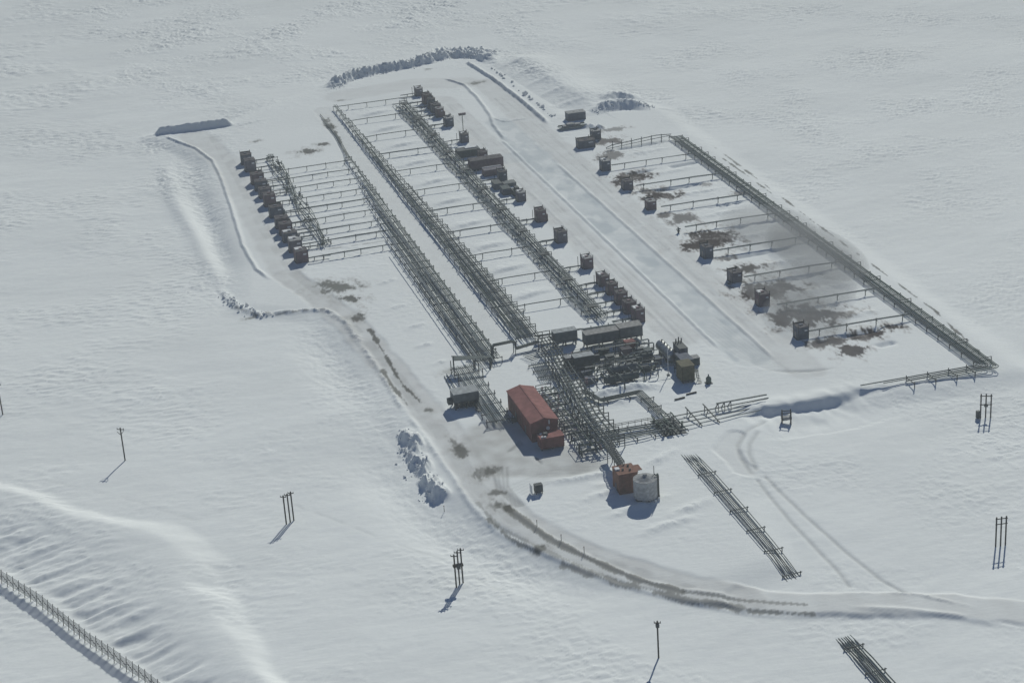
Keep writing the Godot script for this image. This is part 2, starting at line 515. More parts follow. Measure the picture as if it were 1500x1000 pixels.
	# edge of the pad where wind has cut a steep lee face
	stroke([Vector2(44, 84), Vector2(52, 84), Vector2(60, 84.5), Vector2(72, 85.2), Vector2(84, 82.8), Vector2(92, 82.5), Vector2(112, 83)], 16.0, func(id, d, side, s, x, z):
		var sd: float = d * side
		var k: float = clampf((s - 2.0) / 8.0, 0.0, 1.0) * clampf((54.0 - s) / 22.0, 0.0, 1.0) * (1.0 + 0.5 * n3.get_noise_2d(x * 1.5, z * 0.6))
		if sd > 0.0:
			hh[id] -= 1.7 * k * exp(-sd / 8.0)
		else:
			hh[id] += 0.9 * k * exp(-pow((sd + 4.5) / 4.5, 2.0)) * smoothstep(0.0, 3.0, -sd) - 1.7 * k * (1.0 - smoothstep(0.0, 3.0, -sd)))
	# drift with grooves behind the snow fence
	var fl := [Vector2(-300, -240), Vector2(-215, -10), Vector2(-190, 55), Vector2(-167, 95), Vector2(-157, 112), Vector2(-147, 135), Vector2(-137, 156), Vector2(-128, 176), Vector2(-118, 200)]
	stroke(fl, 75.0, func(id, d, side, s, x, z):
		var sd: float = -d * side
		var wide := 0.5
		var wz := [20.0, 0.55, 60.0, 0.8, 88.0, 1.04, 107.0, 1.0, 125.0, 0.82, 150.0, 0.64, 175.0, 0.5]
		for m in 6:
			if z >= wz[m * 2] and z < wz[m * 2 + 2]:
				wide = lerpf(wz[m * 2 + 1], wz[m * 2 + 3], smoothstep(wz[m * 2], wz[m * 2 + 2], z))
		wide *= 1.0 + 0.08 * n2.get_noise_2d(x * 0.7, z * 0.7)
		var q: float = sd / (36.0 * wide)
		if q > 0.0:
			var rise: float = smoothstep(0.1, 0.95, q) * (1.0 - smoothstep(0.95, 1.28, q)) * smoothstep(10.0, 55.0, z)
			var g: float = n3.get_noise_2d(x * 0.2, (z + 0.3 * x) * 1.7)
			var g2: float = n4.get_noise_2d(x * 0.25, (z + 0.3 * x) * 2.0)
			var gk: float = smoothstep(0.05, 0.16, q) * (1.0 - smoothstep(0.3, 0.7, q)) * smoothstep(0.0, 50.0, z)
			var g3: float = n2.get_noise_2d(x * 0.5, z * 0.5) * 0.3 * (1.0 - smoothstep(0.7, 1.0, q))
			hh[id] += 2.2 * rise + gk * (g * 1.0 + g2 * 0.7) + g3 - 0.4 * exp(-pow((q - 0.08) / 0.08, 2.0))
		else:
			hh[id] -= 0.2 * exp(-sd * sd / 9.0))
	# drifts inside the pad
	windrow([Vector2(10, 52), Vector2(16, 51), Vector2(24, 50.5), Vector2(32, 53)], 1.8, 1.3, 0.3)
	windrow([Vector2(12, 60), Vector2(22, 58.5)], 1.6, 0.7, 0.3)
	for z in [-292.0, -264.0, -236.0, -207.0, -178.0, -150.0, -120.0, -92.0, -66.0, -38.0]:
		bank([Vector2(8, z + 4.0), Vector2(16, z + 1.0), Vector2(27, z - 2.0)], 0.8, 1.7, 4.5, 1.0, 0.2, 9.0)
	for z in [-211.0, -197.0, -183.0, -168.0, -155.0, -140.0, -126.0]:
		windrow([Vector2(-34, z), Vector2(-18, z - 1.0)], 1.5, 0.5, 0.3, 7.0)
	# scoured hollows beside the right hand lines
	for q in [[-186.5, 99, 124], [-152.5, 93, 122], [-126.0, 92, 121], [-97.5, 100, 121], [-71.0, 100, 122], [-42.5, 92, 118], [-13.5, 92, 116], [14.5, 96, 120], [40.0, 90, 119], [52.0, 98, 110]]:
		rut([Vector2(q[1], q[0] + 1.0), Vector2((q[1] + q[2]) * 0.5, q[0] + rng.randf_range(-0.6, 0.8)), Vector2(q[2], q[0] - 0.8)], 1.25, 1.15, 1.0, 0.35)
	for z in [-176.0, -146.0, -116.0, -88.0, -60.0, -30.0, 0.0, 26.0]:
		windrow([Vector2(100, z), Vector2(112, z - 1.0), Vector2(121, z - 2.0)], 1.8, 0.45, 0.4, 9.0)
	for q in [[-20, 102, 8, 104], [-14, 116, 4, 112], [-10, 128, 10, 122], [4, 134, 20, 128], [8, 104, 22, 96], [-8, 108, -3, 111], [-6, 140, 12, 136]]:
		windrow([Vector2(q[0], q[1]), Vector2(q[2], q[3])], 1.6, 0.65, 0.3, 8.0)
	for q in [[-30, -70, -22, -74], [-32, -45, -24, -48], [-30, -25, -22, -28], [-31, -8, -24, -10], [-28, 8, -23, 6]]:
		windrow([Vector2(q[0], q[1]), Vector2(q[2], q[3])], 1.0, 0.45, 0.5, 3.0)
	# vehicle ruts
	rut([Vector2(35.1, 121.9), Vector2(34.1, 147.2), Vector2(34.8, 173.0), Vector2(34.2, 182.0)], 0.6, 0.22, 0.76)
	rut([Vector2(38.1, 120.4), Vector2(38.9, 145.1), Vector2(40.9, 167.9), Vector2(42.6, 181.7), Vector2(45.4, 190.8)], 0.6, 0.22, 0.76)
	rut([Vector2(35.0, 117.3), Vector2(35.9, 107.5), Vector2(38.1, 99.8), Vector2(43.3, 93.2), Vector2(51.3, 88.2)], 0.7, 0.24, 0.78)
	rut([Vector2(37.3, 115.6), Vector2(38.7, 107.3), Vector2(41.2, 101.2), Vector2(46.5, 94.6)], 0.7, 0.24, 0.78)
	for k in 7:
		var o := k * 1.3
		rut([Vector2(60 + o, 20 - k * 2), Vector2(62 + o, 40), Vector2(66 + o * 0.8, 55 + k), Vector2(78 + o, 62)], 0.5, 0.07, 0.93)
	for k in 6:
		rut([Vector2(-30 + k * 0.6, 100 + k * 1.5), Vector2(-20, 96 + k * 1.4), Vector2(-2, 92 + k * 1.2)], 0.5, 0.09, 0.86)
	for k in 4:
		rut([Vector2(-31 + k * 1.4, 88), Vector2(-33 + k, 100), Vector2(-31 + k * 0.7, 112)], 0.45, 0.06, 0.7)
	for k in 9:
		var x0: float = [48.5, 50.2, 52.4, 54.3, 56.0, 73.5, 75.6, 78.4, 80.2][k]
		var pts := []
		for m in 9:
			pts.append(Vector2(x0 + 1.2 * sin(m * 0.9 + k * 1.7), -290.0 + m * 40.0))
		rut(pts, 0.45, 0.05, 0.9, 0.3)
	for k in 6:
		var o := k * 0.8
		rut([Vector2(-60 + o, -290), Vector2(-58.5 + o, -220), Vector2(-59.5 + o, -150), Vector2(-57 + o, -95), Vector2(-48.5 + o * 0.5, -55), Vector2(-44 + o * 0.8, 0), Vector2(-40.5 + o, 60), Vector2(-40 + o, 95), Vector2(-35.5 + o, 120), Vector2(-24 + o, 145), Vector2(-6 + o, 170)], 0.42, 0.06, 0.88, 0.3)
	for k in 5:
		rut([Vector2(-34 + k, 92), Vector2(-30 + k * 1.2, 84 - k), Vector2(-22 + k * 0.8, 79 - k * 1.5), Vector2(-17, 86 + k)], 0.4, 0.06, 0.78, 0.25)
	rut([Vector2(-158.8, 34.7), Vector2(-133.5, 59.5), Vector2(-106.9, 90.5)], 0.6, 0.06, 0.93, 0.2)
	rut([Vector2(-87.0, 83.6), Vector2(-68.2, 112.8), Vector2(-54.3, 131.4), Vector2(-45.7, 153.0)], 0.6, 0.06, 0.92, 0.2)
	# trodden, dirty snow between the vessels and modules
	soil_patch(Vector2(22, 28), 16.0, 7.0, 0.0, Color(0.3, 0.3, 0.3), 0.7)
	soil_patch(Vector2(20, 41), 10.0, 4.0, 0.0, Color(0.3, 0.3, 0.3), 0.6)
	soil_patch(Vector2(-3, 70), 4.0, 14.0, 0.0, Color(0.32, 0.31, 0.3), 0.6)
	# bare soil and gravel
	for q in [[Vector2(-44.2, -75.1), 7, 5, 0.35, 0.75], [Vector2(-41.6, -60.8), 4, 3, 0.6, 0.8], [Vector2(-41.9, -43.5), 2.5, 3.5, 0.4, 0.8], [Vector2(-43.6, -42.2), 1.6, 2.5, 0.4, 0.7], [Vector2(-22.8, -245.7), 4.5, 3.5, -0.2, 0.8], [Vector2(-14.5, -254.0), 2.5, 2.2, 0.1, 0.8], [Vector2(-5.7, -280.3), 1.6, 5.0, 0.0, 0.75], [Vector2(-5.5, -291.4), 1.5, 3.0, 0.0, 0.7], [Vector2(-41.1, -272.6), 2.0, 1.5, 0.0, 0.6], [Vector2(75.0, -321.1), 3.5, 3.0, 0.2, 0.65], [Vector2(60.3, -358.6), 2.0, 1.5, 0.2, 0.6], [Vector2(7.7, -322.1), 2.5, 1.2, 0.0, 0.5], [Vector2(-36.7, 66.6), 1.5, 4.0, 0.0, 0.7], [Vector2(-36.2, 72.7), 1.5, 5.0, 0.0, 0.75], [Vector2(-33.7, 88.1), 3.2, 3.0, 0.1, 0.72], [Vector2(-29.6, 87.9), 3.2, 2.2, 0.1, 0.62], [Vector2(-33.7, 101.7), 2.2, 2.2, 0.1, 0.7], [Vector2(-34.5, 110.9), 1.8, 4.5, -0.3, 0.76], [Vector2(-33.4, 112.3), 1.4, 2.0, -0.3, 0.85], [Vector2(-25.8, 15.7), 2.0, 2.5, 0.2, 0.3], [Vector2(-38.3, 41.1), 1.6, 1.4, 0.0, 0.7], [Vector2(-32.3, 136.2), 2.0, 1.4, 0.3, 0.75], [Vector2(-74.6, -60.6), 3.0, 1.0, -0.1, 0.55]]:
		soil_patch(q[0], q[1] * 1.7, q[2] * 1.7, q[3], Color(0.5, 0.5, 0.49), q[4] * 0.6)
		soil_patch(q[0], q[1], q[2], q[3], DIRT, q[4])
	for q in [[Vector2(93.7, -147.5), 4.5, 4.0, -0.1, 0.9], [Vector2(87.4, -142.8), 3.0, 5.0, 0.0, 0.9], [Vector2(91.9, -125.9), 4.0, 2.5, -0.15, 0.7], [Vector2(96.3, -117.1), 5.0, 2.6, -0.1, 0.85], [Vector2(92.3, -119.1), 3.5, 3.5, 0.0, 0.9], [Vector2(87.7, -95.9), 2.0, 2.0, 0.0, 0.7], [Vector2(93.1, -89.7), 3.0, 4.0, 0.6, 0.65], [Vector2(95.1, -63.3), 6.0, 6.5, 0.1, 0.95], [Vector2(89.9, -60.1), 6.0, 3.0, 0.0, 0.9], [Vector2(91.7, -43.4), 2.5, 2.0, 0.0, 0.6], [Vector2(94.2, -29.2), 4.5, 2.5, 0.0, 0.8], [Vector2(92.9, -7.2), 7.0, 7.0, 0.1, 0.95], [Vector2(88.5, -4.4), 4.0, 4.0, 0.0, 0.8], [Vector2(96.1, 19.5), 7.5, 6.0, 0.2, 0.95], [Vector2(87.1, 20.6), 3.5, 3.5, 0.5, 0.8], [Vector2(107.7, 40.9), 6.5, 2.6, -0.1, 0.95], [Vector2(94.3, 42.8), 5.0, 2.6, 0.0, 0.75], [Vector2(95.5, 51.9), 3.5, 3.0, 0.3, 0.8], [Vector2(122.9, -108.4), 2.0, 1.6, 0.0, 0.5], [Vector2(116.3, -124.2), 2.0, 1.6, 0.0, 0.4], [Vector2(107.6, -214.2), 4.0, 2.0, 0.0, 0.5], [Vector2(100.2, -199.6), 4.0, 3.0, 0.0, 0.7], [Vector2(94.5, -178.3), 4.0, 4.0, 0.2, 0.6], [Vector2(108.6, 24.0), 3.0, 1.5, 0.0, 0.4]]:
		soil_patch(q[0], q[1] * 1.9, q[2] * 2.0, q[3], Color(0.42, 0.4, 0.39), q[4] * 0.6)
		soil_patch(q[0], q[1], q[2], q[3], MUD, q[4])
	soil_line([Vector2(-40.9, -30.3), Vector2(-41.1, -0.0), Vector2(-41.0, 18.9), Vector2(-39.1, 34.2)], 1.3, DIRT, 0.8, 0.2)
	soil_line([Vector2(-44.3, 4.5), Vector2(-44.5, 17.3), Vector2(-43.1, 34.7)], 1.1, DIRT, 0.7, 0.3)
	soil_line([Vector2(-33.3, 112.7), Vector2(-28.4, 131.4), Vector2(-20.9, 148.6), Vector2(-13.1, 162.7), Vector2(-5.4, 171.2)], 1.1, Color(0.17, 0.165, 0.15), 0.66, -0.2)
	soil_line([Vector2(-5.4, 171.2), Vector2(7.2, 179.9), Vector2(20.2, 186.9)], 0.6, DIRT, 0.5, -0.1)
	soil_line([Vector2(-40.0, 105.6), Vector2(-38.3, 120.3), Vector2(-30.6, 138.4), Vector2(-19.0, 159.1), Vector2(-6.4, 173.7)], 0.7, Color(0.3, 0.3, 0.28), 0.5, 0.0)
	soil_line([Vector2(-39.8, 115.5), Vector2(-37.3, 126.5), Vector2(-32.3, 138.1)], 1.0, DIRT, 0.6, 0.3)
	soil_line([Vector2(-28.3, 146.0), Vector2(-21.7, 156.2), Vector2(-14.2, 165.9), Vector2(-6.5, 174.0), Vector2(4.4, 182.3)], 1.8, Color(0.3, 0.3, 0.29), 0.75, 0.25)
	soil_line([Vector2(7.0, 184.7), Vector2(20.0, 191.3)], 0.7, DIRT, 0.6, 0.1)
	soil_line([Vector2(-80.2, -70.9), Vector2(-73.6, -59.5), Vector2(-62.0, -57.6), Vector2(-51.8, -54.9)], 0.8, DIRT, 0.5, 0.35)
	soil_line([Vector2(138.4, -172.9), Vector2(137.4, -115.5), Vector2(135.8, -60.2), Vector2(135.4, -11.1), Vector2(134.8, 32.8), Vector2(129.6, 82.4)], 1.0, DIRT, 0.75, 0.55)
	soil_line([Vector2(135.1, -153.1), Vector2(135.1, -109.9), Vector2(134.8, -102.5)], 0.8, DIRT, 0.7, 0.3)
	soil_line([Vector2(-4.0, -295.7), Vector2(-6.3, -256.6), Vector2(-8.4, -223.8)], 1.2, DIRT, 0.7, 0.45)
	soil_line([Vector2(-47.9, -115.9), Vector2(-33.6, -115.6), Vector2(-15.3, -115.1)], 0.9, DIRT, 0.35, 0.4)

# ------------------------------------------------------------------ pipe racks
# one support: two posts, a carrying beam and, if tall, a top beam
func bent(parent: Node, x0: float, x1: float, z: float, y: float, top: float, called := "support") -> void:
	var st := new_st()
	var g0 := ground_at(x0, z) - 0.4
	var g1 := ground_at(x1, z) - 0.4
	bar(st, Vector3(x0, g0, z), Vector3(x0, y + 0.3, z), 0.2)
	bar(st, Vector3(x1, g1, z), Vector3(x1, maxf(y + 0.3, top), z), 0.2)
	bar(st, Vector3(x0 - 0.2, y, z), Vector3(x1 + 0.2, y, z), 0.16, 0.24)
	if top > 0.0:
		bar(st, Vector3(x0 + (x1 - x0) * 0.3, top, z), Vector3(x1 + 0.1, top, z), 0.13, 0.18)
	obj(called, st, M.steel, parent)

# a long pipe that runs along z with small lateral steps
func long_pipe(parent: Node, x: float, z0: float, z1: float, y: float, r: float, m: Material, lead := []) -> void:
	var pts := []
	for p in lead:
		pts.append(p)
	var z := z0
	var off := 0.0
	while z < z1 - 1.0:
		pts.append(Vector3(x + off, y + rng.randf_range(-0.04, 0.06), z))
		z += rng.randf_range(14.0, 30.0)
		var o2 := rng.randf_range(-0.18, 0.18)
		if z < z1 - 3.0:
			pts.append(Vector3(x + off, y, z - 0.8))
		off = o2
	pts.append(Vector3(x + off, y, z1))
	pipe_part("pipe", pts, r, m, parent, 6)

func rack_left(z_ends: Array) -> void:
	# gathers the lines of the left well row; grows wider towards the plant
	var t := thing("pipe_rack", "wide pipe rack along the left side of the narrow snow lane", "pipe rack", Vector3.ZERO, "pipe racks along the lane")
	for k in 12:
		var z0: float = -222.0 + k * 10.5
		if k < 3:
			z0 = -224.0
		var x := -8.2 - k * 0.72 - (0.25 if k % 3 == 0 else 0.0)
		var m: Material = [M.pipe, M.pipe_light, M.pipe, M.pipe_green][rng.randi() % 4]
		long_pipe(t, x, z0, 17.0 + rng.randf_range(-3, 2), 2.25 + 0.08 * (k % 3), [0.14, 0.19, 0.11][k % 3], m)
	for k in 11:
		long_pipe(t, -8.6 - k * 0.78, -205.0 + k * 14.0, 14.0, 1.1 + 0.1 * (k % 2), 0.17, M.pipe if k % 3 else M.pipe_light)
	var z := -222.0
	while z < 18.0:
		var n := clampf((z + 224.0) / 10.5, 2.0, 11.0)
		bent(t, -8.9 - n * 0.72, -7.7, z, 2.0, 3.0 if rng.randf() < 0.2 else 0.0)
		z += rng.randf_range(6.4, 8.6)
	for k in 3:
		pipe_part("pipe", [Vector3(-6.4 - k * 0.5, 0.35, -302.0 + k * 6.0), Vector3(-6.0 - k * 0.5, 0.5, -262.0), Vector3(-7.4 - k * 0.5, 0.9, -236.0), Vector3(-8.4 - k * 0.5, 2.0, -222.0)], 0.16, M.pipe, t, 6)
	# cable tray and hand rail on the outer side
	pipe_part("cable_tray", [Vector3(-17.6, 2.6, -100), Vector3(-17.6, 2.6, 12)], 0.16, M.pipe, t, 4)

func rack_mid() -> void:
	var t := thing("pipe_rack", "wide pipe rack along the right side of the narrow snow lane", "pipe rack", Vector3.ZERO, "pipe racks along the lane")
	for k in 12:
		var z0: float = -308.0 + maxf(k - 2.0, 0.0) * 27.0
		var x := 1.2 + k * 0.68 + (0.2 if k % 3 == 0 else 0.0)
		var m: Material = [M.pipe, M.pipe, M.pipe_light, M.pipe_green][rng.randi() % 4]
		long_pipe(t, x, z0, 3.0 + rng.randf_range(-2, 2), 2.05 + 0.08 * (k % 3), [0.14, 0.18, 0.11][k % 3], m)
	for k in 9:
		long_pipe(t, 1.5 + k * 0.8, -290.0 + k * 28.0, 0.0, 1.0, 0.16, M.pipe if k % 3 else M.pipe_light)
	var z := -306.0
	while z < 4.0:
		var n := clampf((z + 308.0) / 27.0 + 2.0, 2.0, 12.0)
		bent(t, 0.7, 1.5 + n * 0.68, z, 1.8, 2.7 if z > -170.0 else 0.0)
		z += rng.randf_range(6.6, 8.2)

func rack_centre() -> void:
	var t := thing("pipe_rack", "long pipe rack beside the middle row of well houses", "pipe rack")
	for k in 5:
		var x := 28.3 + k * 0.55
		var pts := []
		var zz := -299.0 + (k % 4) * 3.0
		while zz < -5.0:
			var bow := 0.7 * pow(maxf(0.0, sin((zz + 300.0) / 42.0 * PI)), 6.0)
			pts.append(Vector3(x - bow + rng.randf_range(-0.08, 0.08), 1.25 + 0.05 * (k % 2), zz))
			zz += 5.0
		pipe_part("pipe", pts, [0.13, 0.16, 0.11][k % 3], [M.pipe, M.pipe_light, M.pipe_green][k % 3], t, 6)
	for k in 6:
		long_pipe(t, 31.5 + k * 0.52, -300.0 + (k % 4) * 4.0, -3.0 - (k % 3), 2.1 + 0.06 * (k % 3), [0.16, 0.2, 0.12][k % 3], [M.pipe, M.pipe, M.pipe_light, M.pipe_green][rng.randi() % 4])
	for k in 4:
		long_pipe(t, 31.4 + k * 0.9, -298.0, -5.0, 1.35, 0.13, M.pipe)
	var z := -300.0
	var i := 0
	while z < -3.0:
		bent(t, 31.2, 34.8, z, 1.85, 0.0 if i % 3 else 2.8)
		bent(t, 27.9, 30.9, z + 0.5, 1.0, 0.0)
		if i % 4 == 1:
			# valve platform on the rack
			var st := new_st()
			bx(st, Vector3(30.0, 2.5, z - 1.6), Vector3(33.6, 2.62, z + 1.2))
			for c in [Vector2(30.1, -1.5), Vector2(33.5, -1.5), Vector2(30.1, 1.1), Vector2(33.5, 1.1)]:
				bar(st, Vector3(c.x, 1.3, z + c.y), Vector3(c.x, 3.5, z + c.y), 0.1)
			bar(st, Vector3(30.1, 3.5, z - 1.5), Vector3(33.5, 3.5, z - 1.5), 0.08)
			bar(st, Vector3(30.1, 3.5, z + 1.1), Vector3(33.5, 3.5, z + 1.1), 0.08)
			obj("platform", st, M.steel, t)
		z += 7.0
		i += 1

func rack_right() -> void:
	var t := thing("pipe_rack", "pipe rack along the right edge of the pad, cornering left at its near end", "pipe rack")
	for k in 9:
		var x := 124.6 + k * 0.62
		var zc := 80.5 + k * 0.5
		var m: Material = [M.pipe, M.pipe_light, M.pipe, M.pipe_green][rng.randi() % 4]
		var pts := [Vector3(x, 1.5, -189.0 + k * 0.4)]
		for q in [-140.0, -90.0, -40.0, 5.0, 50.0]:
			pts.append(Vector3(x + rng.randf_range(-0.12, 0.12), 1.5 + rng.randf_range(-0.05, 0.05), q + rng.randf_range(-8, 8)))
		pts.append(Vector3(x, 1.5, zc - 0.8))
		if k % 2 == 0:
			pts.append(Vector3(x - 0.8, 1.5, zc))
			pts.append(Vector3(86.0 + k * 3.5, 1.2 - k * 0.06, zc - 1.0))
		pipe_part("pipe", pts, [0.17, 0.21, 0.14][k % 3], m, t, 6)
	var z := -188.0
	while z < 80.0:
		bent(t, 124.2, 130.2, z, 1.25, 2.3 if rng.randf() < 0.4 else 0.0)
		z += 7.6
	for q in [121.0, 115.0, 108.0, 101.0]:
		var st := new_st()
		var g := ground_at(q, 82.0) - 0.4
		bar(st, Vector3(q, g, 79.6), Vector3(q, 1.8, 79.6), 0.22)
		bar(st, Vector3(q, g, 85.0), Vector3(q, 1.8, 85.0), 0.22)
		bar(st, Vector3(q, 1.2, 79.4), Vector3(q, 1.2, 85.2), 0.22)
		obj("support", st, M.steel, t)

# one branch line between two racks or a rack and a well
func flow_line(label: String, x0: float, x1: float, z: float, y: float, lines: int, down: bool, group: String, gap := 9.0, skew := 0.0) -> void:
	var t := thing("flow_line", label, "pipeline", Vector3.ZERO, group)
	for k in lines:
		var dz := (k - (lines - 1) * 0.5) * 0.55
		var r := 0.17 if k == 0 else 0.11
		var pts := []
		if down:
			pts.append(Vector3(x0, 0.2, z + dz))
			pts.append(Vector3(x0, y - 0.4, z + dz))
			pts.append(Vector3(x0 + 0.4, y, z + dz))
		else:
			pts.append(Vector3(x0, y, z + dz))
		pts.append(Vector3(lerpf(x0, x1, 0.35), y + rng.randf_range(-0.08, 0.12), z + dz + skew * 0.35))
		pts.append(Vector3(lerpf(x0, x1, 0.7), y + rng.randf_range(-0.1, 0.1), z + dz + skew * 0.7 + rng.randf_range(-0.15, 0.15)))
		pts.append(Vector3(x1, y - rng.randf_range(0.0, 0.3), z + dz + skew))
		pipe_part("pipe", pts, r, [M.pipe, M.pipe_light][k % 2], t, 6)
	var n := maxi(1, int(absf(x1 - x0) / gap))
	for k in n:
		var f := (k + 0.5 + rng.randf_range(-0.15, 0.15)) / n
		var x := lerpf(x0, x1, f)
		var zz := z + skew * f
		var st := new_st()
		var w := 0.3 + lines * 0.28
		bar(st, Vector3(x, ground_at(x, zz) - 0.4, zz), Vector3(x, y + rng.randf_range(-0.2, 0.55), zz), 0.22)
		bar(st, Vector3(x, y - 0.22, zz - w), Vector3(x, y - 0.22, zz + w), 0.18)
		obj("support", st, M.steel, t)

# ------------------------------------------------------------------ well houses
func well_house(label: String, at: Vector3, size: Vector3, wall: Material, roof: Material, group: String, rail := true, called := "well_house") -> void:
	var y0 := ground_at(at.x, at.z) - 0.2
	var t := thing(called, label, "well house", Vector3(at.x, y0, at.z), group)
	t.rotation.y = rng.randf_range(-0.05, 0.05)
	size *= Vector3(rng.randf_range(0.92, 1.12), rng.randf_range(0.88, 1.14), rng.randf_range(0.9, 1.1))
	var w := size.x * 0.5
	var h := size.y + 0.2
	var d := size.z * 0.5
	box_part("wall", Vector3(-w, 0, -d), Vector3(w, h, d), wall, t)
	var rf := box_part("roof", Vector3(-w - 0.1, h, -d - 0.1), Vector3(w + 0.1, h + 0.14, d + 0.1), roof, t)
	box_part("hatch", Vector3(-0.6, h + 0.14, -0.7), Vector3(0.5, h + 0.42, 0.5), wall, rf)
	# corner trims, a band and a door with its landing
	for c in [Vector2(-w, -d), Vector2(w, -d), Vector2(-w, d), Vector2(w, d)]:
		box_part("corner_post", Vector3(c.x - 0.08, 0, c.y - 0.08), Vector3(c.x + 0.08, h, c.y + 0.08), M.steel, t)
	var dr := box_part("door", Vector3(-w - 0.04, 0.3, -0.6), Vector3(-w + 0.02, 2.4, 0.4), M.door, t)
	box_part("handle", Vector3(-w - 0.1, 1.25, 0.2), Vector3(-w - 0.04, 1.4, 0.3), M.rail, dr)
	box_part("panel", Vector3(-w * 0.55, 0.4, d - 0.01), Vector3(w * 0.55, 2.1, d + 0.05), wall, t)
	box_part("skid", Vector3(-w - 0.35, 0.0, -d * 0.9), Vector3(-w, 0.22, d * 0.9), M.steel, t)
	var extra := rng.randi() % 4
	if extra == 0:
		box_part("lean_to", Vector3(w, 0, -d * 0.5), Vector3(w + 0.9, h * 0.6, d * 0.7), wall, t)
	elif extra == 1:
		pipe_part("vent_pipe", [Vector3(w * 0.5, h, -d * 0.5), Vector3(w * 0.5, h + 1.5, -d * 0.5)], 0.14, M.steel, t, 6)
	elif extra == 2:
		box_part("snow_cap", Vector3(-w * 0.9, h + 0.14, -d * 0.9), Vector3(w * 0.3, h + 0.34, d * 0.2), M.snow_lump, rf)
	box_part("sign_plate", Vector3(w * 0.2, h * 0.68, d), Vector3(w * 0.75, h * 0.8, d + 0.05), M.white, t)
	if rail:
		var rh := rng.randf_range(0.8, 1.1)
		var st := new_st()
		for c in [Vector2(-w, -d), Vector2(w, -d), Vector2(-w, d), Vector2(w, d)]:
			bar(st, Vector3(c.x, h - 0.1, c.y), Vector3(c.x, h + rh, c.y), 0.2)
		bar(st, Vector3(-w, h + 0.3, -d), Vector3(w, h + 0.3, -d), 0.12, 0.4)
		bar(st, Vector3(-w, h + rh * 0.7, -d), Vector3(-w, h + rh * 0.7, d), 0.06)
		bar(st, Vector3(w, h + rh * 0.7, -d), Vector3(w, h + rh * 0.7, d), 0.06)
		obj("railing", st, M.rail, t)

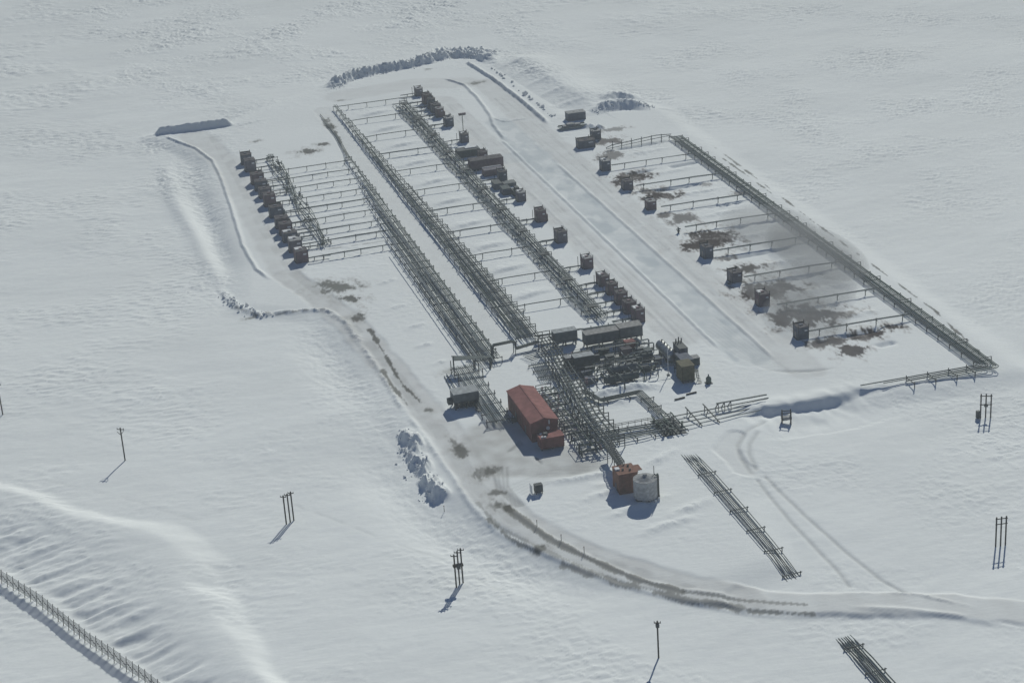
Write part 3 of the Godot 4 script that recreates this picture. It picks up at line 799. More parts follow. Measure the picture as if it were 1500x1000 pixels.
func rows_of_wells() -> void:
	var lw := [-241.0, -230.0, -210.5, -201.0, -190.5, -179.0, -163.5, -149.5, -141.0, -132.0, -120.0, -107.5]
	var n := lw.size()
	for k in n:
		var lab := "%s well house from the near end of the left row" % ORD[n - 1 - k]
		if k == n - 1:
			lab = "dark well house at the near end of the left row"
		if k == 0:
			lab = "dark well house at the far end of the left row"
		well_house(lab, Vector3(-50.3, 0, lw[k]), Vector3(4.6, 4.0 + 0.3 * (k % 3), 4.6), [M.house_c, M.house_b, M.house][k % 3], M.frost_roof if k in [10] else M.house_roof, "left row of well houses", k % 2 == 0)
	var cw := [-313.0, -297.0, -288.0, -280.5, -272.0, -255.5, -228.0, -196.5, -166.5, -138.5, -111.5, -85.5, -55.0, -36.5, -27.0, -17.5, -8.5, 0.0]
	n = cw.size()
	for k in n:
		var lab := "%s well house from the near end of the middle row" % ORD[n - 1 - k]
		if k == n - 1:
			lab = "brown well house at the near end of the middle row, by the grey modules"
		if k == 0:
			lab = "dark well house at the far end of the middle row"
		var frost: bool = k in [0, 4, 5, 9, 12]
		var m: Material = [M.house_b, M.house, M.house_c][k % 3] if k < 9 else [M.house, M.house_b][k % 2]
		if k >= 12:
			m = M.house
		well_house(lab, Vector3(43.6 + rng.randf_range(-0.2, 0.2), 0, cw[k]), Vector3(3.3, 3.7 + 0.25 * (k % 3), 4.2), m, M.frost_roof if frost else M.house_roof, "middle row of well houses")
	var rw := [-161.0, -133.5, -106.0, -47.0, -20.5, 4.0, 35.5]
	n = rw.size()
	for k in n:
		var lab := "%s well house from the near end of the right row" % ORD[n - 1 - k]
		if k == n - 1:
			lab = "well house at the near end of the right row, beside bare soil"
		well_house(lab, Vector3(86.2, 0, rw[k]), Vector3(3.3, 3.8 + 0.2 * (k % 2), 4.2), [M.house_c, M.house_b, M.house][k % 3], M.frost_roof if k in [0, 2] else M.house_roof, "right row of well houses")
	well_house("broad double well house at the far end of the right row", Vector3(89.0, 0, -195.5), Vector3(6.8, 3.6, 5.0), M.house_c, M.house_roof, "right row of well houses")
	well_house("narrow well house behind the broad double one", Vector3(96.6, 0, -205.0), Vector3(3.3, 4.2, 3.8), M.house_c, M.frost_roof, "right row of well houses")

	# their lines
	var fz := [-305.0, -278.5, -249.3, -220.0, -193.0, -164.0, -136.2, -108.3, -80.0, -52.2, -24.5]
	n = fz.size()
	for k in n:
		var lab := "%s line from the near end, crossing snow between the two long racks" % ORD[n - 1 - k]
		flow_line(lab, 39.8 if k == 0 else 29.0, 2.5 + minf(k * 0.5, 5.0), fz[k], 2.1, 2 if k in [3, 6, 7] else 1, false, "lines between the two long racks", 9.0)
	n = cw.size()
	for k in n:
		flow_line("short line joining the %s well house from the near end to the middle rack" % ORD[n - 1 - k], 41.4, 34.4, cw[k] + 0.6, 1.3, 3 if k % 3 else 2, false, "short lines to the middle well houses", 4.0)
		if k % 2 == 0 or k > 11:
			pipe_part("riser", [Vector3(40.6, 0, cw[k] - 0.6), Vector3(40.6, rng.randf_range(3.2, 4.6), cw[k] - 0.6)], 0.11, M.steel, get_node("flow_line" if used["flow_line"] == 1 else "flow_line_%03d" % (used["flow_line"] - 1)), 5)
	var lz := [-217.0, -204.3, -190.5, -175.5, -161.8, -147.0, -133.0, -120.0, -104.0]
	n = lz.size()
	for k in n:
		flow_line("%s line from the near end, running from left well row to lane rack" % ORD[n - 1 - k], -47.6, -8.6 - minf(float(k) * 0.9, 8.0), lz[k], 1.9, 2 if k in [4, 6, 7, 8] else 1, false, "lines from the left well row", 7.0, -1.5)
	for k in lw.size():
		flow_line("short stub at the %s well house from the near end of the left row" % ORD[lw.size() - 1 - k], -48.0, -39.6, lw[k] + 1.6, 1.2, 2, false, "stubs of the left well row", 4.0)
	var rz := [-159.6, -129.7, -100.8, -75.0, -46.5, -17.6, 11.0, 36.2]
	n = rz.size()
	for k in n:
		flow_line("%s line from the near end, running from right well row to edge rack" % ORD[n - 1 - k], 88.6, 125.0, rz[k], 2.0, 2, false, "lines from the right well row", 8.0)
	var t := thing("flow_line", "line on tall posts at the far end of the right pad half", "pipeline")
	pipe_part("pipe", [Vector3(95.0, 1.2, -186.0), Vector3(98.0, 1.8, -187.0), Vector3(119.0, 2.5, -189.5), Vector3(125.5, 2.2, -189.0)], 0.18, M.pipe, t, 6)
	pipe_part("pipe", [Vector3(95.0, 0.7, -186.0), Vector3(119.0, 1.4, -189.0), Vector3(125.0, 1.8, -188.6)], 0.13, M.pipe, t, 6)
	for x in [98.5, 102.5, 107.0, 111.5, 116.0, 120.5]:
		var st := new_st()
		bar(st, Vector3(x, -0.4, -187.6), Vector3(x, 3.4, -187.6), 0.24)
		bar(st, Vector3(x, 1.6, -188.6), Vector3(x, 1.6, -186.6), 0.18)
		obj("post", st, M.steel, t)
	# low wellhead without a house
	t = thing("wellhead", "bare wellhead valve stack without a house in the right row", "wellhead", Vector3(86.0, ground_at(86, -75), -75.0))
	var st2 := new_st()
	lathe(st2, Vector3(0, -0.2, 0), Vector3.UP, [Vector2(0, 0.35), Vector2(0.9, 0.35), Vector2(0.9, 0.55), Vector2(1.2, 0.55), Vector2(1.2, 0.25), Vector2(2.4, 0.25), Vector2(2.4, 0)], 10)
	obj("body", st2, M.steel, t)
	pipe_part("valve", [Vector3(-0.8, 1.5, 0), Vector3(0.8, 1.5, 0)], 0.22, M.pipe_green, t, 8)
	pipe_part("valve", [Vector3(0, 1.9, -0.7), Vector3(0, 1.9, 0.7)], 0.18, M.pipe_green, t, 8)

# tangled spools between the left wells and their lines
func left_manifold() -> void:
	var t := thing("test_header", "tangle of greenish headers running beside the left well row", "pipe header")
	for k in 7:
		var x := -41.0 + k * 0.6
		var pts := []
		var z := -240.0 + k * 1.5
		while z < -117.0:
			pts.append(Vector3(x + 0.8 * sin(z * 0.09 + k * 0.5) + rng.randf_range(-0.3, 0.3), 1.1 + 0.25 * (k % 3) + rng.randf_range(-0.15, 0.25), z))
			z += rng.randf_range(4.0, 7.0)
		pipe_part("pipe", pts, [0.15, 0.18, 0.12][k % 3], [M.pipe_light, M.pipe, M.pipe_green][k % 3], t, 6)
	var z2 := -241.0
	while z2 < -117.0:
		bent(t, -41.6, -36.8, z2, 0.9, 0.0)
		z2 += 15.0
	for k in 34:
		var p := Vector3(rng.randf_range(-41.5, -36.8), rng.randf_range(1.0, 1.6), rng.randf_range(-245, -214) if k < 14 else rng.randf_range(-214, -117))
		var a := rng.randf_range(0, TAU)
		var st := new_st()
		lathe(st, p, Vector3.UP, [Vector2(-0.4, 0.25), Vector2(0.25, 0.32), Vector2(0.3, 0.12), Vector2(0.9, 0.12), Vector2(0.9, 0.45), Vector2(1.0, 0.45), Vector2(1.0, 0)], 8)
		bar(st, p + Vector3(cos(a), 0, sin(a)) * 0.7, p - Vector3(cos(a), 0, sin(a)) * 0.7, 0.35)
		obj("valve", st, [M.pipe_green, M.steel][k % 2], t)

# ------------------------------------------------------------------ plant buildings
func legs(parent: Node, xs: Array, zs: Array, y0: float, y1: float, w := 0.35) -> void:
	for x in xs:
		for z in zs:
			var st := new_st()
			bar(st, Vector3(x, y0, z), Vector3(x, y1, z), w)
			obj("leg", st, M.steel, parent)

func module_box(called: String, label: String, lo: Vector3, hi: Vector3, wall: Material, roof: Material, category := "module") -> Node3D:
	var t := thing(called, label, category, Vector3((lo.x + hi.x) * 0.5, 0, (lo.z + hi.z) * 0.5))
	var a := lo - t.position
	var b := hi - t.position
	box_part("wall", a, b, wall, t)
	box_part("roof", Vector3(a.x - 0.12, b.y, a.z - 0.12), Vector3(b.x + 0.12, b.y + 0.16, b.z + 0.12), roof, t)
	var n := maxi(2, int((b.x - a.x) / 2.4))
	for k in n + 1:
		var x := lerpf(a.x, b.x, float(k) / n)
		box_part("wall_rib", Vector3(x - 0.06, a.y, b.z), Vector3(x + 0.06, b.y, b.z + 0.06), wall, t)
	box_part("base_beam", Vector3(a.x - 0.1, a.y - 0.35, a.z - 0.1), Vector3(b.x + 0.1, a.y, b.z + 0.08), M.steel, t)
	if a.y > 0.9:
		legs(t, [a.x + 0.4, (a.x + b.x) * 0.5, b.x - 0.4], [a.z + 0.4, b.z - 0.4], -0.6, a.y - 0.3)
	return t

func plant() -> void:
	# main red building
	var t := thing("process_building", "long red metal building with a low red gable roof", "building", Vector3(-11.65, 0, 63.2))
	var w := 3.95
	var d := 12.4
	box_part("wall", Vector3(-w, -0.4, -d), Vector3(w, 6.0, d), M.red, t)
	for s in [-1.0, 1.0]:
		var st := new_st()
		quad(st, Vector3(-w, 6.0, s * d), Vector3(0, 7.1, s * d), Vector3(w, 6.0, s * d), Vector3(0, 6.0, s * d))
		quad(st, Vector3(0, 6.0, s * (d - 0.1)), Vector3(w, 6.0, s * (d - 0.1)), Vector3(0, 7.1, s * (d - 0.1)), Vector3(-w, 6.0, s * (d - 0.1)))
		obj("gable", st, M.red, t)
	for s in [-1.0, 1.0]:
		for k in 10:
			var z0 := -d - 0.35 + k * (2 * d + 0.7) / 10.0
			var z1 := z0 + (2 * d + 0.7) / 10.0 - 0.012
			var st := new_st()
			var p: Array[Vector3] = []
			for i in 8:
				var xx: float = (w + 0.35) * s if (i & 1) else 0.0
				var yy: float = (5.92 if (i & 1) else 7.12) + (0.14 if (i & 2) else 0.0)
				p.append(Vector3(xx, yy, z1 if (i & 4) else z0))
			hexa(st, p)
			obj("roof_sheet", st, M.red_roof, t)
	box_part("ridge_cap", Vector3(-0.25, 7.2, -d - 0.37), Vector3(0.25, 7.32, d + 0.37), M.red_roof, t)
	for k in 9:
		var z := -d + k * d * 0.25
		box_part("wall_rib", Vector3(-w - 0.08, 0.0, z - 0.1), Vector3(-w, 5.9, z + 0.1), M.red, t)
	box_part("wall_lamp", Vector3(1.2, 5.0, d), Vector3(1.6, 6.2, d + 0.25), M.white, t)
	var st0 := new_st()
	lathe(st0, Vector3(1.0, 3.7, d), Vector3.BACK, [Vector2(0, 0.55), Vector2(0.3, 0.55), Vector2(0.3, 0)], 12)
	obj("vent_cowl", st0, M.white, t)
	box_part("door", Vector3(-w - 0.1, 0.3, -4.6), Vector3(-w - 0.02, 2.6, -3.4), M.grey, t)
	box_part("landing", Vector3(-w - 1.6, 0.0, -5.2), Vector3(-w - 0.1, 0.5, -2.8), M.steel, t)
	box_part("door", Vector3(-w - 0.1, 0.3, 5.4), Vector3(-w - 0.02, 2.6, 6.6), M.grey, t)
	t = thing("annex", "small red flat roofed annex against the front of the red building", "building", Vector3(-11.3, 0, 80.2))
	box_part("wall", Vector3(-3.5, 0.4, -1.9), Vector3(3.5, 3.6, 1.9), M.red, t)
	var rf := box_part("roof", Vector3(-3.6, 3.6, -2.0), Vector3(3.6, 3.75, 2.0), M.red_roof, t)
	box_part("roof_unit", Vector3(-2.0, 3.75, -0.7), Vector3(-0.9, 4.5, 0.4), M.steel, rf)
	for q in [Vector3(-3.1, 3.75, 1.0), Vector3(-2.9, 3.75, -1.2), Vector3(-2.3, 3.75, 1.2), Vector3(-1.6, 3.75, -1.4)]:
		box_part("roof_vent", q, q + Vector3(0.6, 0.4, 0.5), M.white, rf)
	legs(t, [-3.2, 0.0, 3.2], [-1.6, 1.6], -0.5, 0.45)

	# grey module on stilts beside the rack
	t = module_box("pump_module", "grey module on stilts left of the red building", Vector3(-30.9, 2.6, 40.3), Vector3(-23.2, 5.1, 45.2), M.grey, M.grey_roof)
	for k in 5:
		box_part("pump", Vector3(-3.2 + k * 1.4, -0.3, -1.2), Vector3(-2.4 + k * 1.4, 1.7 + 0.3 * (k % 2), 1.4), M.steel, t)
	box_part("side_unit", Vector3(-5.4, 1.6, -0.8), Vector3(-3.9, 3.2, 1.2), M.steel, t)
	var st1 := new_st()
	for k in 9:
		bx(st1, Vector3(2.4, 2.3 - k * 0.3, 2.6 + k * 0.45), Vector3(3.5, 2.38 - k * 0.3, 3.0 + k * 0.45))
	bar(st1, Vector3(2.4, 2.3, 2.5), Vector3(2.4, -0.4, 6.8), 0.14)
	bar(st1, Vector3(3.5, 2.3, 2.5), Vector3(3.5, -0.4, 6.8), 0.14)
	bar(st1, Vector3(3.5, 3.3, 2.5), Vector3(3.5, 0.7, 6.8), 0.1)
	obj("stair", st1, M.steel, t)

	# row of modules behind the process area
	module_box("control_module", "pale roofed grey module at left of the module row", Vector3(11.2, 2.0, 8.0), Vector3(18.9, 5.0, 11.2), M.grey, M.grey_roof)
	module_box("control_module", "long tan roofed grey module in the middle of the module row", Vector3(20.0, 1.9, 13.0), Vector3(31.2, 5.0, 17.0), M.grey, M.tan_roof)
	module_box("control_module", "grey module with blank wall at right of the module row", Vector3(31.6, 1.9, 12.2), Vector3(39.3, 5.2, 16.6), M.grey, M.tan_roof)
	module_box("red_shed", "small red roofed shed in the shadow of the module row", Vector3(31.0, 1.0, 21.6), Vector3(34.2, 3.2, 24.0), M.red, M.red_roof, "shed")
	module_box("meter_shed", "small dark red shed right of the teal module", Vector3(28.2, 0.6, 26.2), Vector3(31.4, 3.0, 28.6), M.house, M.house_roof, "shed")
	module_box("teal_module", "dark teal module in the middle of the process area", Vector3(11.2, 1.0, 29.4), Vector3(17.6, 4.8, 32.6), M.teal, M.grey_roof)
	module_box("teal_module", "low dark box with a snowy roof against the teal module", Vector3(9.2, 0.8, 27.0), Vector3(11.0, 3.9, 29.8), M.teal, M.frost_roof)

	# vessels
	vessel("horizontal_vessel", "large dark horizontal vessel in front of the teal module", Vector3(20.2, 2.1, 40.4), Vector3(28.8, 2.1, 40.4), 1.5, M.grey)
	vessel("horizontal_vessel", "lower horizontal vessel with a snow streak beside the drift", Vector3(17.0, 1.6, 45.6), Vector3(27.2, 1.6, 45.6), 1.2, M.teal)
	vessel("horizontal_vessel", "dark horizontal vessel between the sheds and silver tank", Vector3(27.5, 1.8, 33.6), Vector3(36.2, 1.8, 33.6), 1.1, M.teal)
	vessel("silver_tank", "shiny silver horizontal tank at right of the process area", Vector3(41.2, 2.6, 28.4), Vector3(41.2, 2.6, 38.6), 1.75, M.silver)

	# heater group at the right end
	t = module_box("heater", "tall dark heater block behind the olive box", Vector3(42.6, 0.6, 36.0), Vector3(45.2, 6.0, 42.0), M.house_c, M.steel, "heater")
	for k in 3:
		pipe_part("stack", [Vector3(-0.6 + k * 0.9, 5.5, -2.2), Vector3(-0.6 + k * 0.9, 7.4 + 0.5 * (k % 2), -2.2)], 0.22, M.steel, t, 8)
	module_box("heater", "dark heater body beside the silver tank", Vector3(40.8, 0.4, 42.4), Vector3(44.4, 5.0, 49.0), M.teal, M.house_c, "heater")
	t = module_box("olive_box", "olive green boxy unit at the right end of the process area", Vector3(38.6, 1.0, 49.4), Vector3(42.6, 5.6, 54.6), M.olive, M.olive)
	t = thing("mast", "tall thin pale mast beside the olive box", "mast", Vector3(37.0, 0, 46.5))
	pipe_part("pole", [Vector3(0, -0.4, 0), Vector3(0, 9.6, 0)], 0.13, M.white, t, 6)
	box_part("base", Vector3(-0.4, -0.3, -0.4), Vector3(0.4, 0.35, 0.4), M.steel, t)
	t = module_box("skid", "small dark skid box right of the heaters", Vector3(46.4, 0.5, 40.2), Vector3(48.8, 2.4, 42.8), M.teal, M.frost_roof, "skid")
	t = thing("propane_bottle", "small upright dark bottle standing alone right of the olive box", "bottle", Vector3(46.2, ground_at(46.2, 57), 57.0))
	var st2 := new_st()
	lathe(st2, Vector3.ZERO, Vector3.UP, [Vector2(-0.2, 0.8), Vector2(1.6, 0.85), Vector2(2.1, 0.5), Vector2(2.3, 0.2), Vector2(2.9, 0.2), Vector2(2.9, 0)], 12)
	obj("body", st2, M.pipe_green, t)
	box_part("base", Vector3(-1.0, -0.2, -1.0), Vector3(1.0, 0.15, 1.0), M.steel, t)
	t = thing("stair_tower", "steel stair and landing at the right side of the olive box", "stairs", Vector3(43.6, 0, 53.0))
	for k in 8:
		box_part("step", Vector3(-0.4, 2.6 - k * 0.34, k * 0.42), Vector3(0.7, 2.68 - k * 0.34, k * 0.42 + 0.34), M.steel, t)
	box_part("landing", Vector3(-0.6, 2.7, -1.8), Vector3(0.9, 2.8, 0.0), M.steel, t)
	legs(t, [-0.5, 0.8], [-1.7, -0.1], -0.4, 3.7, 0.14)

	# orange pump house and round tank
	t = thing("pump_house", "orange square pump house with a snowy corner beside the round tank", "building", Vector3(-0.2, 0, 114.2))
	box_part("wall", Vector3(-2.9, -0.5, -2.9), Vector3(2.5, 6.0, 2.7), M.orange, t)
	rf = box_part("roof", Vector3(-3.05, 6.0, -3.05), Vector3(2.65, 6.16, 2.85), M.orange, t)
	for q in [Vector3(-1.2, 6.16, 0.2), Vector3(0.6, 6.16, 0.9), Vector3(0.9, 6.16, -1.6)]:
		box_part("roof_vent", q, q + Vector3(0.45, 0.5, 0.45), M.steel, rf)
	box_part("snow_cap", Vector3(-2.9, 6.16, -1.2), Vector3(-1.7, 6.6, 0.2), M.snow_lump, rf)
	box_part("roof_shelter", Vector3(2.65, 5.2, -3.0), Vector3(4.6, 5.35, 0.4), M.orange, t)
	box_part("door", Vector3(-3.0, 0.3, -0.6), Vector3(-2.91, 2.5, 0.5), M.house_b, t)
	t = thing("round_tank", "pale upright round tank with a conical top on a skid", "tank", Vector3(2.6, 0, 122.0))
	var st3 := new_st()
	lathe(st3, Vector3(0, 1.2, 0), Vector3.UP, [Vector2(-0.25, 2.6), Vector2(0, 3.25), Vector2(5.2, 3.25)], 28)
	obj("shell", st3, M.tank, t)
	var st4 := new_st()
	lathe(st4, Vector3(0, 6.4, 0), Vector3.UP, [Vector2(0, 3.25), Vector2(0.12, 2.5), Vector2(0.95, 0.6), Vector2(1.3, 0.5), Vector2(1.35, 0.0)], 28)
	obj("cone_top", st4, M.frost_roof, t)
	for k in 8:
		var a := TAU * k / 8.0
		box_part("leg", Vector3(cos(a) * 2.6 - 0.18, -0.6, sin(a) * 2.6 - 0.18), Vector3(cos(a) * 2.6 + 0.18, 1.15, sin(a) * 2.6 + 0.18), M.steel, t)
	pipe_part("pipe", [Vector3(3.6, 0, 0.4), Vector3(3.6, 6.6, 0.4), Vector3(2.6, 7.2, 0.2)], 0.2, M.steel, t)
	pipe_part("pipe", [Vector3(3.7, 0, -0.4), Vector3(3.7, 6.9, -0.4)], 0.28, M.pipe_green, t)
	pipe_part("mast", [Vector3(3.0, 6.2, -1.2), Vector3(3.0, 9.0, -1.2)], 0.1, M.steel, t, 5)
	var st5 := new_st()
	for k in 14:
		bar(st5, Vector3(3.1, 0.4 + k * 0.45, 1.6), Vector3(3.5, 0.4 + k * 0.45, 1.2), 0.06)
	bar(st5, Vector3(3.1, 0, 1.6), Vector3(3.1, 7.4, 1.6), 0.09)
	bar(st5, Vector3(3.5, 0, 1.2), Vector3(3.5, 7.4, 1.2), 0.09)
	obj("ladder", st5, M.steel, t)
	for q in [Vector3(1.8, 0.2, 2.9), Vector3(2.9, 0.2, 2.2), Vector3(3.4, 0.2, 0.8)]:
		box_part("valve", q - Vector3(0.3, 0.4, 0.3), q + Vector3(0.3, 0.9, 0.3), M.white if q.x < 3.0 else M.steel, t)
	# covered walkway from the manifold to the pump house
	t = thing("covered_walkway", "sloping lattice walkway leading down to the orange pump house", "walkway", Vector3.ZERO)
	var wa := Vector3(1.6, 3.4, 93.0)
	var wb := Vector3(-0.4, 5.6, 111.4)
	for s in [-0.85, 0.85]:
		for y in [0.0, 1.4]:
			var stc := new_st()
			bar(stc, wa + Vector3(s, y, 0), wb + Vector3(s, y, 0), 0.2)
			obj("chord", stc, M.steel, t)
	for k in 13:
		var stb := new_st()
		var p := wa.lerp(wb, k / 12.0)
		bar(stb, p + Vector3(-0.85, 1.4, 0), p + Vector3(0.85, 1.4, 0), 0.14)
		bar(stb, p + Vector3(-0.85, 0, 0), p + Vector3(-0.85, 1.4, 0), 0.12)
		bar(stb, p + Vector3(0.85, 0, 0), p + Vector3(0.85, 1.4, 0), 0.12)
		if k < 12:
			var q := wa.lerp(wb, (k + 1) / 12.0)
			bar(stb, p + Vector3(-0.85, 1.4, 0), q + Vector3(0.85, 1.4, 0), 0.12)
		obj("lattice_bay", stb, M.steel, t)
	var std := new_st()
	bar(std, wa, wb, 1.5, 0.12)
	obj("deck", std, M.pipe, t)
	legs(t, [0.2, 1.6], [97.0, 103.0], -0.5, 4.0, 0.2)

func vessel(called: String, label: String, a: Vector3, b: Vector3, r: float, m: Material) -> void:
	var t := thing(called, label, "tank", Vector3((a.x + b.x) * 0.5, 0, (a.z + b.z) * 0.5))
	a -= t.position
	b -= t.position
	var ax := (b - a).normalized()
	var ln := a.distance_to(b)
	var st := new_st()
	lathe(st, a, ax, [Vector2(-r * 0.5, 0.0), Vector2(-r * 0.42, r * 0.5), Vector2(-r * 0.2, r * 0.85), Vector2(0, r), Vector2(ln, r), Vector2(ln + r * 0.2, r * 0.85), Vector2(ln + r * 0.42, r * 0.5), Vector2(ln + r * 0.5, 0.0)], 20)
	obj("shell", st, m, t)
	for f in [0.2, 0.8]:
		var p := a.lerp(b, f)
		var q := Vector3(0.35, 0, 0.35) if false else (Vector3(0.3, 0, r * 0.8) if absf(ax.x) > 0.5 else Vector3(r * 0.8, 0, 0.3))
		box_part("saddle", Vector3(p.x, -0.5, p.z) - q, Vector3(p.x, a.y - r * 0.5, p.z) + q, M.steel, t)
	for f in [0.12, 0.35, 0.6, 0.85]:
		var p := a.lerp(b, f)
		var stn := new_st()
		lathe(stn, p + Vector3(0, r * 0.9, 0), Vector3.UP, [Vector2(0, 0.22), Vector2(0.5, 0.22), Vector2(0.5, 0.36), Vector2(0.65, 0.36), Vector2(0.65, 0)], 8)
		obj("nozzle", stn, M.steel, t)
	for f in [0.33, 0.66]:
		var p := a.lerp(b, f)
		var sb := new_st()
		lathe(sb, p, ax, [Vector2(-0.06, r + 0.03), Vector2(0.06, r + 0.03)], 20)
		obj("strap", sb, M.steel, t)

# the tangle of pipes, valves and frames between the red building and the process area
func process_piping() -> void:
	var t := thing("process_rack", "dense two level pipe rack right of the red building", "pipe rack")
	# spine running along z
	for k in 8:
		var xa := 6.6 + k * 0.54
		var xb := 0.4 + k * 0.93
		var y := 2.4 + 0.9 * (k % 2) + 0.1 * (k % 3)
		var z0 := 5.0 + rng.randf_range(0, 5)
		pipe_part("pipe", [Vector3(xa, y, z0), Vector3(xa - 0.3, y, 22.0), Vector3(lerpf(xa, xb, 0.35), y, 36.0), Vector3(lerpf(xa, xb, 0.6), y + 0.05, 55.0), Vector3(xb, y, 70.0 + rng.randf_range(-3, 3)), Vector3(xb, y, 88.0 + rng.randf_range(-4, 3))], [0.17, 0.22, 0.13][k % 3], [M.pipe_light, M.pipe, M.pipe_green, M.pipe][k % 4], t)
	for k in 4:
		var x := 1.6 + k * 1.3
		pipe_part("pipe", [Vector3(x + 2.0, 1.2, 34), Vector3(x, 1.2, 52), Vector3(x - 0.6, 1.2, 90)], 0.18, [M.pipe, M.pipe_green][k % 2], t)
	var z := 6.0
	while z < 92.0:
		var f := clampf((z - 6.0) / 80.0, 0.0, 1.0)
		var xl := lerpf(6.2, -0.6, f)
		var xr := lerpf(11.2, 8.0, f)
		var st := new_st()
		for x in [xl, xr]:
			bar(st, Vector3(x, -0.5, z), Vector3(x, 4.3, z), 0.24)
		for y in [2.1, 3.05, 4.2]:
			bar(st, Vector3(xl, y, z), Vector3(xr, y, z), 0.2)
		obj("frame", st, M.steel, t)
		z += 5.2
	# headers and branch spools on the building side
	t = thing("manifold", "rows of short parallel manifold pipes beside the red building", "manifold")
	var zz := 44.0
	var i := 0
	while zz < 91.0:
		var xl := lerpf(-4.6, -5.4, (zz - 44.0) / 46.0) + rng.randf_range(-0.5, 0.5)
		var y := 1.1 + 0.55 * (i % 3)
		var xe := rng.randf_range(-0.6, 2.6)
		pipe_part("pipe", [Vector3(xl, -0.2, zz), Vector3(xl, y - 0.25, zz), Vector3(xl + 0.25, y, zz), Vector3(xe, y, zz), Vector3(xe + 0.4, y + 0.4, zz + 0.1), Vector3(xe + 0.4, 2.4, zz + 0.1)], [0.16, 0.2, 0.13][i % 3], [M.pipe, M.pipe_light, M.pipe_green][rng.randi() % 3], t)
		if i % 2 == 0:
			var st := new_st()
			var p := Vector3(rng.randf_range(-4.0, 1.6), y, zz)
			lathe(st, p, Vector3.UP, [Vector2(-0.4, 0.28), Vector2(0.3, 0.34), Vector2(0.35, 0.12), Vector2(1.0, 0.12), Vector2(1.0, 0.42), Vector2(1.1, 0.42), Vector2(1.1, 0)], 8)
			obj("valve", st, [M.pipe_green, M.steel, M.house][rng.randi() % 3], t)
		zz += rng.randf_range(0.9, 1.7)
		i += 1
	for k in 3:
		var x := -3.9 + k * 2.1
		pipe_part("header", [Vector3(x, 2.6 + 0.15 * (k % 2), 46), Vector3(x, 2.6 + 0.15 * (k % 2), 90)], 0.2, [M.pipe, M.pipe_green][k % 2], t)
	for k in 7:
		var z1 := 45.0 + k * 7.2
		var st := new_st()
		for x in [-5.2, -0.4]:
			bar(st, Vector3(x, -0.5, z1), Vector3(x, 3.6, z1), 0.2)
		for y in [0.8, 2.35, 3.5]:
			bar(st, Vector3(-5.2, y, z1), Vector3(-0.4, y, z1), 0.18)
		if k % 2:
			bar(st, Vector3(-5.2, 3.5, z1), Vector3(-5.2, 3.5, z1 + 7.2), 0.14)
		obj("frame", st, M.steel, t)
	# pale insulated elbows behind the building
	for k in 4:
		var p := Vector3(-4.6 + 0.3 * k, 0.4, 48.5 + k * 2.3)
		pipe_part("elbow", [p, p + Vector3(0, 1.3, 0), p + Vector3(0.5, 1.8, 0), p + Vector3(1.3, 1.9, 0)], 0.5, M.white, t, 9)
	# process area clutter between the vessels
	t = thing("process_piping", "maze of pipes and valves between the modules and vessels", "piping")
	for k in 80:
		var x0 := rng.randf_range(10, 36)
		var z0 := rng.randf_range(20, 47)
		var y := rng.randf_range(0.8, 3.4)
		var ln := rng.randf_range(2.5, 9.0)
		var pts: Array
		if k % 3:
			pts = [Vector3(x0, 0.0, z0), Vector3(x0, y - 0.3, z0), Vector3(x0 + 0.3, y, z0), Vector3(minf(x0 + ln, 39.0), y, z0 + 0.1), Vector3(minf(x0 + ln, 39.0) + 0.3, y - 0.3, z0 + 0.1), Vector3(minf(x0 + ln, 39.0) + 0.3, 0.2, z0 + 0.1)]
		else:
			pts = [Vector3(x0, y, z0), Vector3(x0, y, z0 + ln), Vector3(x0, 0.0, z0 + ln + 0.3)]
		pipe_part("pipe", pts, rng.randf_range(0.1, 0.24), [M.pipe, M.pipe_light, M.pipe_green, M.steel][rng.randi() % 4], t)
	for k in 22:
		var p := Vector3(rng.randf_range(11, 38), rng.randf_range(0.4, 1.4), rng.randf_range(20, 47))
		var st := new_st()
		lathe(st, p, Vector3.UP, [Vector2(-0.6, 0.4), Vector2(0.4, 0.5), Vector2(0.45, 0.15), Vector2(1.2, 0.15), Vector2(1.2, 0.5), Vector2(1.3, 0.5), Vector2(1.3, 0)], 8)
		obj("valve", st, [M.pipe_green, M.steel, M.house, M.teal][rng.randi() % 4], t)
	for q in [[19.5, 26.8, 3.0, 2.2, 2.4], [23.6, 29.6, 2.6, 2.0, 2.6], [36.0, 30.5, 2.2, 3.0, 2.8], [34.5, 27.0, 2.8, 2.2, 2.2], [13.6, 36.8, 3.4, 2.0, 1.8], [31.5, 41.0, 2.6, 2.0, 1.8], [37.2, 36.2, 1.8, 2.6, 2.2], [13.0, 42.0, 3.0, 2.4, 2.0], [24.0, 22.6, 3.4, 1.6, 2.0]]:
		box_part("equipment_box", Vector3(q[0] - q[2] * 0.5, -0.3, q[1] - q[3] * 0.5), Vector3(q[0] + q[2] * 0.5, q[4], q[1] + q[3] * 0.5), [M.teal, M.house_c, M.grey, M.steel][int(q[0]) % 4], t)
	for q in [[13.0, 19.0, 24.5, 3.2], [20.0, 34.0, 25.2, 3.4], [13.0, 30.0, 36.6, 3.0], [30.0, 38.5, 38.4, 2.6]]:
		var st := new_st()
		bx(st, Vector3(q[0], q[3] - 0.12, q[2] - 0.5), Vector3(q[1], q[3], q[2] + 0.5))
		var n := int((q[1] - q[0]) / 3.0)
		for k in n + 1:
			var x: float = lerpf(q[0], q[1], float(k) / n)
			bar(st, Vector3(x, -0.4, q[2]), Vector3(x, q[3] + 1.0, q[2] + 0.45), 0.14)
		bar(st, Vector3(q[0], q[3] + 1.0, q[2] + 0.45), Vector3(q[1], q[3] + 1.0, q[2] + 0.45), 0.1)
		obj("cable_walk", st, M.steel, t)
